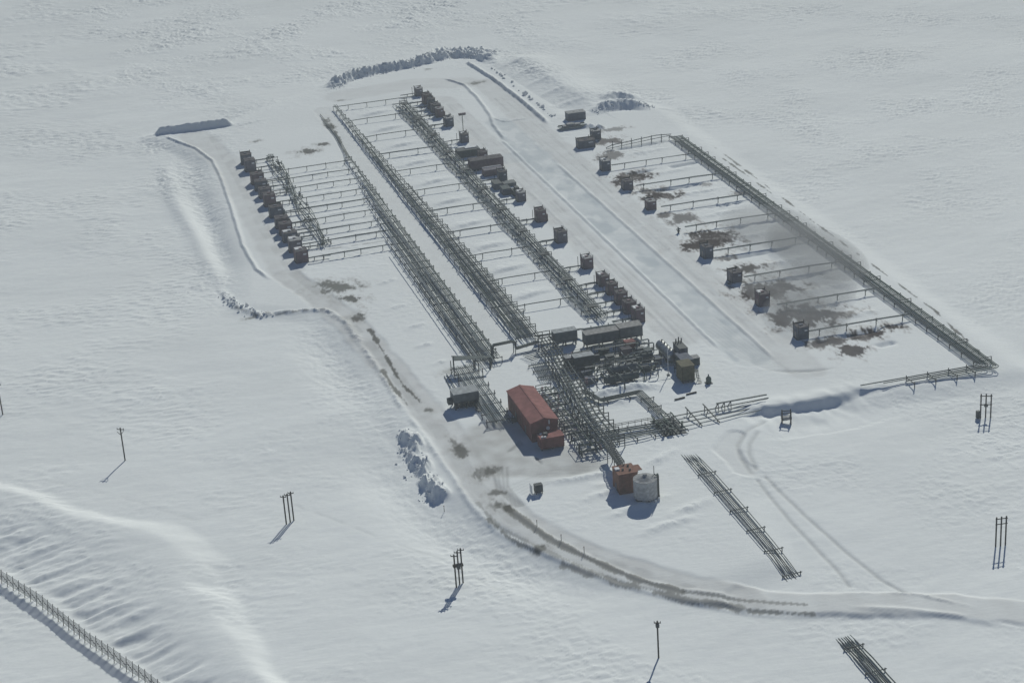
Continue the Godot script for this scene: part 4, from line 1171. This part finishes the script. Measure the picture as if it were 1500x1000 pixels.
	# header along the back of the module row
	t = thing("header_bridge", "raised header pipes running behind the module row", "pipeline")
	for k in 4:
		pipe_part("pipe", [Vector3(7.0, 2.2 + 0.1 * k, 4.0 + k * 0.45), Vector3(22.0, 2.2 + 0.1 * k, 4.0 + k * 0.45), Vector3(23.0, 2.6, 5.6 + k * 0.45), Vector3(42.0, 2.4, 5.8 + k * 0.45)], 0.2, [M.pipe, M.pipe_green, M.pipe_light][k % 3], t)
	for x in [8.0, 14.0, 20.0, 26.0, 32.0, 38.0]:
		bent_x(t, x, 3.6, 7.4, 2.0)
	# arch of pipes over the lane
	t = thing("pipe_arch", "pipes rising in an arch over the near end of the lane", "pipe arch")
	for k in 3:
		var dz := k * 0.7
		pipe_part("pipe", [Vector3(-12.5 + dz * 0.2, 0.4, 19.0 - dz), Vector3(-10.6, 1.2, 14.6 - dz), Vector3(-9.6, 3.6, 11.6 - dz), Vector3(-8.8, 4.2, 11.0 - dz), Vector3(-2.6, 4.3, 10.6 - dz), Vector3(-1.6, 3.9, 10.5 - dz), Vector3(-1.4, 1.5, 10.4 - dz), Vector3(6.5, 2.0, 9.0 - dz)], 0.22, [M.steel, M.pipe, M.pipe_green][k], t)
	for x in [-9.4, -2.0]:
		bent_x(t, x, 9.0, 11.4, 3.9)
	# line of pipes from the arch past the right
	t = thing("branch_bundle", "short bundle of pipes between the lane arch and process rack", "pipeline")
	for k in 6:
		pipe_part("pipe", [Vector3(-1.0 + k * 0.3, 1.0, 14.0 + k * 1.2), Vector3(3.0, 1.2, 13.4 + k * 1.2), Vector3(7.0, 1.6, 12.6 + k * 1.2)], 0.14, [M.pipe, M.pipe_light][k % 2], t)
	for k in 9:
		pipe_part("pipe", [Vector3(0.2 + k * 0.62, 0.8, 22.0), Vector3(-0.6 + k * 0.62, 0.9, 36.0 + k * 0.4)], 0.12, M.pipe, t)
	for z2 in [23.0, 28.0, 33.0]:
		bent(t, -1.0, 5.6, z2, 0.6, 0.0)

func bent_x(parent: Node, x: float, z0: float, z1: float, y: float) -> void:
	var st := new_st()
	bar(st, Vector3(x, ground_at(x, z0) - 0.4, z0), Vector3(x, y + 0.4, z0), 0.22)
	bar(st, Vector3(x, ground_at(x, z1) - 0.4, z1), Vector3(x, y + 0.4, z1), 0.22)
	bar(st, Vector3(x, y - 0.1, z0 - 0.2), Vector3(x, y - 0.1, z1 + 0.2), 0.2)
	obj("support", st, M.steel, parent)

func lane_end_rack() -> void:
	# rack that carries the left lines on past the grey module
	var t := thing("pipe_rack", "frost covered pipe rack between grey module and red building", "pipe rack")
	for k in 11:
		var x := -24.4 + k * 0.62
		pipe_part("pipe", [Vector3(x, 1.9, 16.0 + rng.randf_range(0, 2)), Vector3(x + 0.2, 1.9, 34.0), Vector3(x + 0.5, 1.5, 62.0 + rng.randf_range(-2, 1))], [0.16, 0.2, 0.13][k % 3], [M.pipe, M.pipe_light, M.pipe_light][k % 3], t)
	for q in [18.0, 22.5, 27.5, 34.0, 41.0, 48.0, 55.0, 60.5]:
		var st := new_st()
		var tp := 4.6 if q < 30.0 else 2.6
		bar(st, Vector3(-25.0, -0.5, q), Vector3(-25.0, tp, q), 0.24)
		bar(st, Vector3(-17.2, -0.5, q), Vector3(-17.2, tp, q), 0.24)
		bar(st, Vector3(-25.3, 1.6, q), Vector3(-16.9, 1.6, q), 0.24)
		obj("support", st, M.steel, t)
	t = thing("rack_canopy", "slanted green grey canopy over the left rack beside the arch", "canopy", Vector3(-18.0, 0, 17.0))
	var st2 := new_st()
	var p: Array[Vector3] = []
	for i in 8:
		p.append(Vector3(5.6 if i & 1 else -6.0, (4.2 if i & 1 else 4.9) + (0.14 if i & 2 else 0.0), (2.9 if i & 1 else 2.2) if i & 4 else (1.6 if i & 1 else -2.0)))
	hexa(st2, p)
	obj("roof", st2, M.teal, t)
	for q in [Vector3(-5.8, 5.6, 0.2), Vector3(5.3, 4.2, 2.2), Vector3(-5.6, 4.8, -1.6), Vector3(0.0, 4.4, 2.4)]:
		var stq := new_st()
		bar(stq, Vector3(q.x, -0.5, q.z), q, 0.22)
		obj("post", stq, M.steel, t)
	t = thing("drain_pipes", "two low pipes lying on snow beside the grey module", "pipe")
	pipe_part("pipe", [Vector3(-26.6, 0.4, 18.0), Vector3(-26.8, 0.5, 30.0), Vector3(-26.0, 0.4, 38.0)], 0.16, M.pipe, t)
	pipe_part("pipe", [Vector3(-27.6, 0.3, 19.0), Vector3(-28.2, 0.3, 33.0)], 0.13, M.pipe, t)
	pipe_part("pipe", [Vector3(-21.6, 0.8, 46.0), Vector3(-22.0, 0.9, 60.0)], 0.3, M.pipe, t)

func east_lines() -> void:
	var t := thing("loop_bundle", "bundle of five pipes making a square bend in front of the drift", "pipeline")
	for k in 5:
		var o := k * 0.55
		pipe_part("pipe", [Vector3(7.5 + k * 0.5, 1.5, 50.0), Vector3(11.0 + o * 0.2, 1.1, 58.4 - o), Vector3(11.6, 1.1, 59.0 - o), Vector3(22.0 + o * 0.9, 1.2, 58.2 - o), Vector3(22.6 + o, 1.2, 58.8 - o), Vector3(23.6 + o, 1.1, 74.5)], 0.17, [M.pipe, M.pipe_green, M.steel][k % 3], t)
	for q in [13.0, 20.0]:
		bent_x(t, q, 56.0, 59.6, 0.9)
	for q in [62.0, 68.5]:
		bent(t, 22.6, 26.6, q, 0.9, 0.0)
	t = thing("pipe_bundle", "pipes with hand rails running right from the manifold", "pipeline")
	for k in 6:
		pipe_part("pipe", [Vector3(4.0, 1.0 + 0.25 * (k % 3), 79.0 + k * 1.5), Vector3(14.0, 1.1 + 0.2 * (k % 3), 79.4 + k * 1.4), Vector3(22.0, 1.0, 79.6 + k * 1.3)], [0.18, 0.24, 0.15][k % 3], [M.pipe, M.pipe_light, M.pipe_green][k % 3], t)
	for q in [7.0, 12.5, 18.0]:
		bent_x(t, q, 78.4, 87.4, 0.9)
	for s in [78.2]:
		var st := new_st()
		bar(st, Vector3(5.0, 2.4, s), Vector3(21.0, 2.4, s), 0.12)
		bar(st, Vector3(5.0, 1.9, s), Vector3(21.0, 1.9, s), 0.3, 0.1)
		for k in 9:
			bar(st, Vector3(5.0 + k * 2.0, 0.6, s), Vector3(5.0 + k * 2.0, 2.4, s), 0.1)
		obj("hand_rail", st, M.steel, t)
	t = thing("valve_skid", "green valve skid where the pipe bundles meet right of the manifold", "valve skid", Vector3(24.0, 0, 81.5))
	box_part("base", Vector3(-3.6, -0.4, -6.0), Vector3(3.6, 0.15, 6.0), M.steel, t)
	for k in 26:
		var p := Vector3(rng.randf_range(-3.4, 3.4), rng.randf_range(0.6, 1.5), rng.randf_range(-5.8, 5.8))
		if k % 2:
			var st := new_st()
			lathe(st, p, Vector3.UP, [Vector2(-0.6, 0.3), Vector2(0.4, 0.4), Vector2(0.45, 0.12), Vector2(1.1, 0.12), Vector2(1.1, 0.45), Vector2(1.2, 0.45), Vector2(1.2, 0)], 8)
			obj("valve", st, [M.pipe_green, M.steel][k % 4 / 2], t)
		else:
			pipe_part("pipe", [p + Vector3(-1.4, 0, 0), p + Vector3(1.2, 0, 0), p + Vector3(1.4, -0.8, 0)], 0.17, [M.pipe_green, M.pipe][k % 4 / 2], t)
	for k in 5:
		pipe_part("pipe", [Vector3(-3.0 + k * 1.5, 1.7, -6.0), Vector3(-3.0 + k * 1.5, 1.7, 5.8)], 0.18, [M.pipe_green, M.pipe][k % 2], t)
	t = thing("buried_lines", "low lines with two slanted braces running right into the drift", "pipeline")
	for k in 4:
		pipe_part("pipe", [Vector3(27.0, 0.9, 77.0 + k * 2.6), Vector3(40.0, 0.8, 76.6 + k * 2.4), Vector3(58.0, 0.6 - 0.2 * k, 75.5 + k * 1.8)], 0.16, [M.pipe, M.pipe_light][k % 2], t)
	for q in [32.0, 37.5]:
		var st := new_st()
		bar(st, Vector3(q, 2.0, 74.6), Vector3(q + 1.0, 0.5, 85.5), 0.28)
		bar(st, Vector3(q, -0.5, 76.0), Vector3(q, 1.9, 76.0), 0.22)
		bar(st, Vector3(q - 1.0, -0.5, 79.0), Vector3(q + 0.2, 1.5, 78.4), 0.2)
		bar(st, Vector3(q + 0.8, -0.5, 84.0), Vector3(q + 0.8, 0.8, 84.0), 0.2)
		obj("brace", st, M.steel, t)
	t = thing("pipe_trestle", "low trestle frame on the lines before the snow lip", "trestle", Vector3(43.0, 0, 76.5))
	for x in [-2.0, 0.0, 2.0]:
		var st := new_st()
		bar(st, Vector3(x, -0.6, -1.8), Vector3(x + 0.6, 2.2, 0), 0.22)
		bar(st, Vector3(x, -0.6, 1.8), Vector3(x + 0.6, 2.2, 0), 0.22)
		obj("leg", st, M.steel, t)
	box_part("beam", Vector3(-2.0, 2.1, -0.2), Vector3(14.0, 2.4, 0.2), M.pipe, t)
	for q in [[34.0, 64.5], [38.5, 62.5]]:
		t = thing("timber", "dark %s timber lying on snow below the olive box" % ("right hand" if q[0] > 36 else "left hand"), "timber", Vector3(q[0], ground_at(q[0], q[1]), q[1]))
		t.rotation.y = 0.15
		box_part("log", Vector3(-1.7, -0.1, -0.25), Vector3(1.7, 0.35, 0.25), M.wood, t)
		box_part("cap", Vector3(-1.8, 0.35, -0.15), Vector3(-1.3, 0.45, 0.15), M.steel, t)

	# cross country pipeline to the lower right
	for part in 2:
		var z0 := 97.0 if part == 0 else 198.0
		var z1 := 177.0 if part == 0 else 262.0
		t = thing("cross_country_pipeline", "seven parallel pipes on low supports running towards the access road" if part == 0 else "parallel pipes leaving the picture below the access road", "pipeline", Vector3.ZERO, "pipes leaving the pad")
		var xs := [21.0, 21.7, 22.4, 23.0, 23.5, 24.1, 24.9]
		for k in 7:
			var pts := []
			var f := 0
			while f < 9:
				var z := lerpf(z0 + (k % 3) * 1.2, z1 - (k % 2) * 3.0, f / 8.0)
				var e := clampf(minf(z - z0, z1 - z) / 14.0, 0.0, 1.0)
				pts.append(Vector3(xs[k], ground_at(xs[k], z) + lerpf(-0.5, 0.75, e), z))
				f += 1
			pipe_part("pipe", pts, [0.12, 0.16, 0.1][k % 3] + 0.06 * part, [M.pipe, M.steel, M.pipe_green][k % 3], t, 6)
		var z := z0 + (18.0 if part == 0 else 10.0)
		while z < z1:
			var st := new_st()
			var g := ground_at(22.8, z)
			bar(st, Vector3(20.4, g + 0.6, z), Vector3(25.9, g + 0.6, z - 0.3), 0.18)
			bar(st, Vector3(20.6, g - 0.5, z), Vector3(20.6, g + 0.9, z), 0.2)
			bar(st, Vector3(25.5, g - 0.5, z - 0.3), Vector3(25.5, g + 0.9, z - 0.3), 0.2)
			obj("support", st, M.steel, t)
			z += 11.5

# ------------------------------------------------------------------ poles, fence, small things
func pole_at(t: Node3D, p: Vector3, h: float, arm := 2.4, turn := 0.3) -> void:
	var st := new_st()
	var y := ground_at(t.position.x + p.x, t.position.z + p.z) - t.position.y
	tube(st, [Vector3(p.x, y - 0.6, p.z), Vector3(p.x, y + h, p.z)], 0.2, 7)
	obj("pole", st, M.wood, t)
	if arm > 0.0:
		var d := Vector3(cos(turn), 0, sin(turn)) * arm * 0.5
		var sa := new_st()
		bar(sa, Vector3(p.x, y + h - 0.5, p.z) - d, Vector3(p.x, y + h - 0.5, p.z) + d, 0.18)
		var c := obj("crossarm", sa, M.wood, t)
		for f in [-0.9, 0.0, 0.9]:
			var si := new_st()
			lathe(si, Vector3(p.x, y + h - 0.4, p.z) + d * f, Vector3.UP, [Vector2(0, 0.09), Vector2(0.35, 0.09), Vector2(0.35, 0)], 6)
			obj("insulator", si, M.steel, c)

func poles() -> void:
	var at := func(p: Vector2) -> Vector3:
		return Vector3(p.x, ground_at(p.x, p.y), p.y)
	var t := thing("utility_pole", "lone leaning wooden utility pole with braced crossarm in the left field", "utility pole", at.call(Vector2(-129.1, 36.7)))
	pole_at(t, Vector3.ZERO, 10.6, 2.2, 0.5)
	var sb := new_st()
	bar(sb, Vector3(-1.0, 9.4, -0.3), Vector3(0, 8.2, 0), 0.12)
	bar(sb, Vector3(1.0, 9.9, 0.4), Vector3(0, 8.4, 0), 0.12)
	obj("brace", sb, M.wood, t)
	t = thing("utility_pole", "utility pole cut by the left edge of the picture", "utility pole", at.call(Vector2(-162.4, -11.5)))
	pole_at(t, Vector3.ZERO, 10.6, 2.2, 0.5)
	t = thing("utility_pole", "lone utility pole with a dark top at the bottom of the picture", "utility pole", at.call(Vector2(-20.8, 196.1)))
	pole_at(t, Vector3.ZERO, 9.9, 1.6, 0.4)
	box_part("transformer", Vector3(-0.35, 8.2, -0.35), Vector3(0.35, 9.2, 0.35), M.steel, t)
	var tri := [Vector2(-91.1, 94.4), Vector2(-89.9, 93.7), Vector2(-88.8, 92.9)]
	var who := ["left", "middle", "right"]
	for k in 3:
		t = thing("utility_pole", "%s one of three free standing poles left of the access road" % who[k], "utility pole", at.call(tri[k]), "three free standing poles")
		pole_at(t, Vector3.ZERO, 8.8, 1.6, 0.4)
	t = thing("pole_structure", "three utility poles tied together left of the access road", "utility pole", at.call(Vector2(-56.3, 145.2)))
	for k in 3:
		pole_at(t, Vector3(-0.2 + k * 1.1, 0, 0.4 - k * 0.9), 9.4 + 0.3 * k, 1.7, 0.4)
	box_part("tie_beam", Vector3(-0.4, 5.2, -1.2), Vector3(2.2, 5.7, -0.2), M.wood, t)
	box_part("switch_box", Vector3(0.5, 4.6, -0.9), Vector3(1.4, 5.9, 0.0), M.steel, t)
	t = thing("pole_structure", "tall three pole structure with ties and a box at the right", "utility pole", at.call(Vector2(109.9, 108.7)))
	for k in 3:
		pole_at(t, Vector3(k * 1.35, 0, k * 0.5), 7.6 - 0.1 * k, 0.0)
	for y in [4.2, 6.9]:
		var st := new_st()
		bar(st, Vector3(-0.3, y, -0.1), Vector3(3.0, y, 1.1), 0.22)
		obj("tie_beam", st, M.wood, t)
	box_part("transformer", Vector3(-1.3, 0.2, -0.5), Vector3(-0.3, 2.4, 0.5), M.steel, t)
	box_part("switch_box", Vector3(0.9, 3.6, 0.2), Vector3(1.8, 4.4, 0.9), M.steel, t)
	t = thing("pole_structure", "plain three pole structure at the lower right edge", "utility pole", at.call(Vector2(76.3, 178.0)))
	for k in 3:
		pole_at(t, Vector3(k * 1.25, 0, k * 0.2), 8.3, 0.0)
	for y in [6.3, 7.8]:
		var st := new_st()
		bar(st, Vector3(-0.3, y, 0), Vector3(2.9, y, 0.4), 0.18)
		obj("tie_beam", st, M.wood, t)
	t = thing("goalpost_stand", "four legged goalpost frame with a snowy platform below the snow lip", "stand", at.call(Vector2(56.0, 90.3)))
	for c in [Vector2(0, 0), Vector2(2.5, 0.6), Vector2(0.6, -1.6), Vector2(3.1, -1.0)]:
		var st := new_st()
		bar(st, Vector3(c.x, -0.8, c.y), Vector3(c.x, 3.7, c.y), 0.26)
		obj("post", st, M.wood, t)
	var stb := new_st()
	bar(stb, Vector3(0, 3.2, 0), Vector3(2.5, 3.2, 0.6), 0.2)
	bar(stb, Vector3(0.6, 3.2, -1.6), Vector3(3.1, 3.2, -1.0), 0.2)
	obj("cross_beam", stb, M.wood, t)
	box_part("platform", Vector3(0.2, 1.0, -1.4), Vector3(2.9, 1.8, 0.4), M.frost_roof, t)
	# floodlight mast among the middle wells
	t = thing("floodlight_mast", "thin floodlight mast with a flat lamp head above the middle wells", "light mast", Vector3(44.8, 0, -233.0))
	pipe_part("pole", [Vector3(0, -0.4, 0), Vector3(0, 10.6, 0)], 0.15, M.steel, t, 6)
	box_part("lamp_bar", Vector3(-1.5, 10.4, -0.2), Vector3(1.5, 10.7, 0.2), M.steel, t)
	for k in 4:
		box_part("floodlight", Vector3(-1.6 + k * 0.85, 10.7, -0.45), Vector3(-0.95 + k * 0.85, 11.4, 0.35), M.house, t)
	box_part("base", Vector3(-0.5, -0.3, -0.5), Vector3(0.5, 0.4, 0.5), M.steel, t)
	# road markers
	var who2 := ["upper", "second", "third", "lowest"]
	var spots := [Vector2(-29.1, 125.4), Vector2(-25.5, 135.4), Vector2(-22.0, 143.9), Vector2(-49.0, 103.1)]
	for k in 4:
		t = thing("road_marker", ["thin marker stake on the road bank nearest the dark gravel patch", "thin marker stake in the middle of the curved road bank", "thin marker stake lowest on the curved road bank", "thin marker stake on the outer left edge of the road"][k], "marker stake", at.call(spots[k]), "road marker stakes")
		box_part("stake", Vector3(-0.06, -0.3, -0.06), Vector3(0.06, 1.9, 0.06), M.wood, t)
		box_part("reflector", Vector3(-0.1, 1.6, -0.08), Vector3(0.1, 1.9, 0.08), M.orange, t)
	# small cabinet on posts in front of the red building
	t = thing("notice_stand", "small dark cabinet with a white side board standing alone below the red building", "cabinet", at.call(Vector2(-23.3, 106.9)))
	box_part("cabinet", Vector3(-0.9, 0.5, -0.8), Vector3(1.3, 2.7, 0.8), M.steel, t)
	box_part("side_board", Vector3(-1.9, 0.2, -1.2), Vector3(-1.75, 2.9, 0.9), M.white, t)
	for c in [Vector2(-0.7, 0.6), Vector2(1.1, 0.6), Vector2(-0.7, -0.6), Vector2(1.1, -0.6)]:
		box_part("leg", Vector3(c.x - 0.1, -0.3, c.y - 0.1), Vector3(c.x + 0.1, 0.55, c.y + 0.1), M.steel, t)

func snow_fence() -> void:
	var t := thing("snow_fence", "long grey slatted snow fence curving through the lower left corner", "fence")
	var line := [Vector2(-182, 66), Vector2(-167, 98), Vector2(-157.5, 116), Vector2(-147.4, 139), Vector2(-137.6, 159), Vector2(-128, 180), Vector2(-118, 203)]
	var pts := []
	for k in line.size() - 1:
		var a: Vector2 = line[k]
		var b: Vector2 = line[k + 1]
		var n := int(round(a.distance_to(b) / 2.9))
		for i in n:
			pts.append(a.lerp(b, float(i) / n))
	for k in pts.size() - 1:
		var a: Vector2 = pts[k]
		var b: Vector2 = pts[k + 1]
		var ga := ground_at(a.x, a.y)
		var gb := ground_at(b.x, b.y)
		var A := Vector3(a.x, ga, a.y)
		var B := Vector3(b.x, gb, b.y)
		var dir := (B - A).normalized()
		var nrm := Vector3(-dir.z, 0, dir.x).normalized()
		var tilt := nrm * -0.5
		var hgt := rng.randf_range(3.3, 3.6)
		var st := new_st()
		for i in 8:
			var y := 1.0 + i * (hgt - 0.7) / 8.0
			var o := tilt * (y / 3.5)
			bar(st, A + dir * 0.06 + Vector3(0, y, 0) + o, B - dir * 0.06 + Vector3(0, y, 0) + o, 0.05, 0.17)
		var pn := obj("panel", st, M.fence, t)
		pn.set_meta("label", "weathered slatted fence panel")
		var sp := new_st()
		bar(sp, A + Vector3(0, -0.4, 0), A + Vector3(0, hgt + 0.5, 0) + tilt * 1.1, 0.16)
		bar(sp, A - nrm * 1.7 + Vector3(0, -0.4, 0), A + Vector3(0, hgt * 0.75, 0) + tilt * 0.7, 0.16)
		obj("post", sp, M.wood, t)

# equipment parked among the wells
func yard_equipment() -> void:
	var t := module_box("crew_trailer", "long brown trailer parked between the middle wells", Vector3(35.2, 0.8, -189.0), Vector3(49.2, 4.3, -184.0), M.house, M.house_roof, "trailer")
	for x in [-5.5, -4.2, 4.2, 5.5]:
		var st := new_st()
		lathe(st, Vector3(x, 0.45, 2.3), Vector3.BACK, [Vector2(0, 0), Vector2(0, 0.5), Vector2(0.35, 0.5), Vector2(0.35, 0)], 12)
		obj("wheel", st, M.steel, t)
	t = module_box("low_container", "low brown container with a pale edge beside the long trailer", Vector3(38.4, 0.1, -178.6), Vector3(46.6, 2.6, -174.4), M.house, M.house_b, "container")
	box_part("pale_edge", Vector3(-4.0, 2.77, -2.1), Vector3(4.0, 3.0, -1.7), M.white, t)
	t = module_box("flatbed", "dark open topped container with snow on it beyond the trailer", Vector3(35.0, 0.1, -209.6), Vector3(44.6, 3.0, -204.6), M.teal, M.steel, "container")
	box_part("snow_load", Vector3(-1.0, 3.17, -2.2), Vector3(4.2, 3.5, 0.5), M.snow_lump, t)
	t = module_box("pump_skid", "dark pump skid left of the small crate cluster", Vector3(37.6, 0.1, -161.0), Vector3(40.6, 2.4, -155.6), M.house_c, M.steel, "skid")
	t = module_box("pump_skid", "dark skid in the middle of the small crate cluster", Vector3(38.8, 0.1, -152.6), Vector3(42.0, 2.5, -147.4), M.house_c, M.teal, "skid")
	t = module_box("pump_skid", "dark stepped skid right of the small crate cluster", Vector3(42.4, 0.1, -149.0), Vector3(45.4, 1.9, -144.0), M.steel, M.steel, "skid")
	box_part("engine", Vector3(-0.6, 1.9, -1.5), Vector3(1.0, 3.2, 1.2), M.steel, t)
	t = module_box("flat_crate", "low flat grey crate behind the small skids", Vector3(42.0, 0.1, -161.5), Vector3(47.0, 1.3, -157.5), M.grey, M.grey, "crate")
	# far right corner: twin tank box and a snow covered sled
	module_box("twin_tank", "dark twin tank box with upright corners beside the far snow heap", Vector3(94.0, 0.1, -240.6), Vector3(102.2, 3.4, -236.0), M.house_c, M.frost_roof, "tank")
	t = thing("cargo_sled", "snow covered cargo sled parked before the dark twin tank", "sled", Vector3(92.4, ground_at(92.4, -225), -225.0))
	var st := new_st()
	var p: Array[Vector3] = []
	for i in 8:
		p.append(Vector3((6.4 if i & 2 else 5.6) if i & 1 else (-6.6 if i & 2 else -5.0), 1.1 if i & 2 else -0.1, 2.0 if i & 4 else -2.0))
	hexa(st, p)
	obj("hull", st, M.pipe_light, t)
	for q in [[Vector3(-2.4, 1.1, -1.5), Vector3(0.8, 2.3, 1.0)], [Vector3(1.2, 1.1, -1.4), Vector3(3.6, 1.9, 0.8)], [Vector3(-4.4, 1.1, -1.0), Vector3(-3.0, 1.7, 1.2)]]:
		box_part("load", q[0], q[1], M.frost_roof, t)
	for z in [-1.9, 1.9]:
		box_part("side_rail", Vector3(-6.0, 1.1, z - 0.1), Vector3(6.2, 1.5, z + 0.1), M.steel, t)

# lumps of broken snow on the ploughed banks
func rubble(label: String, pts: Array, n: int, spread: float, big: float, seed_: int) -> void:
	var r := RandomNumberGenerator.new()
	r.seed = seed_
	var st := new_st()
	var full := total(pts)
	for k in n:
		var s := r.randf() * full
		var i := 0
		while i < pts.size() - 2 and s > pts[i].distance_to(pts[i + 1]):
			s -= pts[i].distance_to(pts[i + 1])
			i += 1
		var c: Vector2 = pts[i].lerp(pts[i + 1], clampf(s / pts[i].distance_to(pts[i + 1]), 0, 1)) + Vector2(r.randfn() * spread, r.randfn() * spread)
		var sz := r.randf_range(0.3, 1.0) * r.randf_range(0.4, 1.0) * big
		var b := Basis.from_euler(Vector3(r.randf() * TAU, r.randf() * TAU, r.randf() * TAU))
		var o := Vector3(c.x, ground_at(c.x, c.y) + sz * 0.15, c.y)
		var q: Array[Vector3] = []
		for e in 8:
			var v := Vector3(1.0 if e & 1 else -1.0, 0.7 if e & 2 else -0.7, 0.85 if e & 4 else -0.85) * sz * 0.6
			v *= r.randf_range(0.55, 1.15)
			q.append(o + b * v)
		hexa(st, q)
	var m := obj("snow_rubble" if not used.has("snow_rubble") else "snow_rubble_%03d" % used["snow_rubble"], st, M.snow_lump, self)
	used["snow_rubble"] = used.get("snow_rubble", 0) + 1
	tag(m, label, "snow rubble")
	m.set_meta("kind", "stuff")

func snow_rubble() -> void:
	rubble("broken snow lumps on the high bank at the far end of the pad", [Vector2(7, -345), Vector2(23, -361), Vector2(52, -368), Vector2(78, -378), Vector2(90, -366)], 420, 1.6, 0.9, 1)
	rubble("snow lumps scattered behind the high far bank", [Vector2(20, -378), Vector2(48, -383), Vector2(66, -390), Vector2(80, -398), Vector2(98, -376)], 150, 3.0, 1.3, 2)
	rubble("snow lumps on the heap right of the twin tank", [Vector2(107, -243), Vector2(124, -247), Vector2(135, -239), Vector2(130, -262)], 110, 1.6, 0.8, 3)
	rubble("broken snow lumps on the heaps left of the access road", [Vector2(-49, 53), Vector2(-50, 70), Vector2(-50, 96)], 130, 1.5, 0.8, 4)
	rubble("snow lumps along the right road bank at the far end", [Vector2(89, -345), Vector2(89, -300), Vector2(90, -244)], 30, 0.8, 2.4, 5)
	rubble("snow lumps on the pad edge left of the left lane", [Vector2(-81.8, -85.4), Vector2(-80.0, -72.3), Vector2(-72.6, -58.3)], 60, 1.5, 1.2, 6)

func blown_snow() -> void:
	for q in [[Vector3(116, 2.5, -62), Vector3(34, 6, 48), 0.04], [Vector3(121, 2.5, -30), Vector3(28, 7, 64), 0.055], [Vector3(102, 2, -2), Vector3(38, 6, 46), 0.05], [Vector3(94, 2, 22), Vector3(26, 6, 40), 0.045]]:
		var f := FogVolume.new()
		f.name = numbered("blown_snow_cloud")
		f.shape = RenderingServer.FOG_VOLUME_SHAPE_ELLIPSOID
		f.size = q[1]
		f.position = q[0]
		var m := FogMaterial.new()
		m.density = q[2]
		m.albedo = Color(0.95, 0.96, 0.97)
		f.material = m
		f.set_meta("kind", "stuff")
		tag(f, ["thin cloud of blown snow hanging over the right edge rack", "thin cloud of blown snow over the near right wells", "thin cloud of blown snow over the second and third right wells", "faint cloud of blown snow beside the near right well"][used["blown_snow_cloud"] - 1], "blown snow")
		add_child(f)

func _ready() -> void:
	rng.seed = 20240
	var cam := Camera3D.new()
	cam.name = "camera"
	cam.fov = 20.09
	cam.near = 1.0
	cam.far = 12000.0
	cam.transform = Transform3D(Basis(Vector3(0.959363, -0.06138, 0.275419), Vector3(0.160186, 0.922002, -0.352496), Vector3(-0.232301, 0.38229, 0.894366)), Vector3(-145.84, 240.0, 561.48))
	add_child(cam)
	cam.current = true
	var env := Environment.new()
	env.background_mode = Environment.BG_SKY
	env.tonemap_mode = Environment.TONE_MAPPER_LINEAR
	env.tonemap_exposure = 0.88
	var sm := ProceduralSkyMaterial.new()
	sm.sky_top_color = Color(0.24, 0.44, 0.72)
	sm.sky_horizon_color = Color(0.62, 0.75, 0.86)
	sm.sky_curve = 0.2
	sm.ground_bottom_color = Color(0.6, 0.63, 0.66)
	sm.ground_horizon_color = Color(0.62, 0.75, 0.86)
	var sky := Sky.new()
	sky.sky_material = sm
	env.sky = sky
	env.background_energy_multiplier = 0.33
	env.sdfgi_enabled = true
	env.ssao_enabled = true
	env.ssil_enabled = true
	env.fog_enabled = true
	env.fog_density = 0.0003
	env.fog_light_color = Color(0.9, 0.93, 0.94)
	env.volumetric_fog_enabled = true
	env.volumetric_fog_density = 0.0
	var we := WorldEnvironment.new()
	we.name = "environment"
	we.environment = env
	add_child(we)
	var sun := DirectionalLight3D.new()
	sun.name = "sun"
	sun.light_energy = 1.3
	sun.light_color = Color(0.99, 0.99, 0.945)
	sun.light_angular_distance = 0.6
	sun.shadow_enabled = true
	add_child(sun)
	sun.look_at_from_position(Vector3.ZERO, Vector3(-0.71, -1.0, 1.14), Vector3.UP)

	make_materials()
	make_ground()
	rack_left([])
	rack_mid()
	rack_centre()
	rack_right()
	left_manifold()
	plant()
	process_piping()
	lane_end_rack()
	east_lines()
	rows_of_wells()
	yard_equipment()
	poles()
	snow_fence()
	snow_rubble()
	blown_snow()
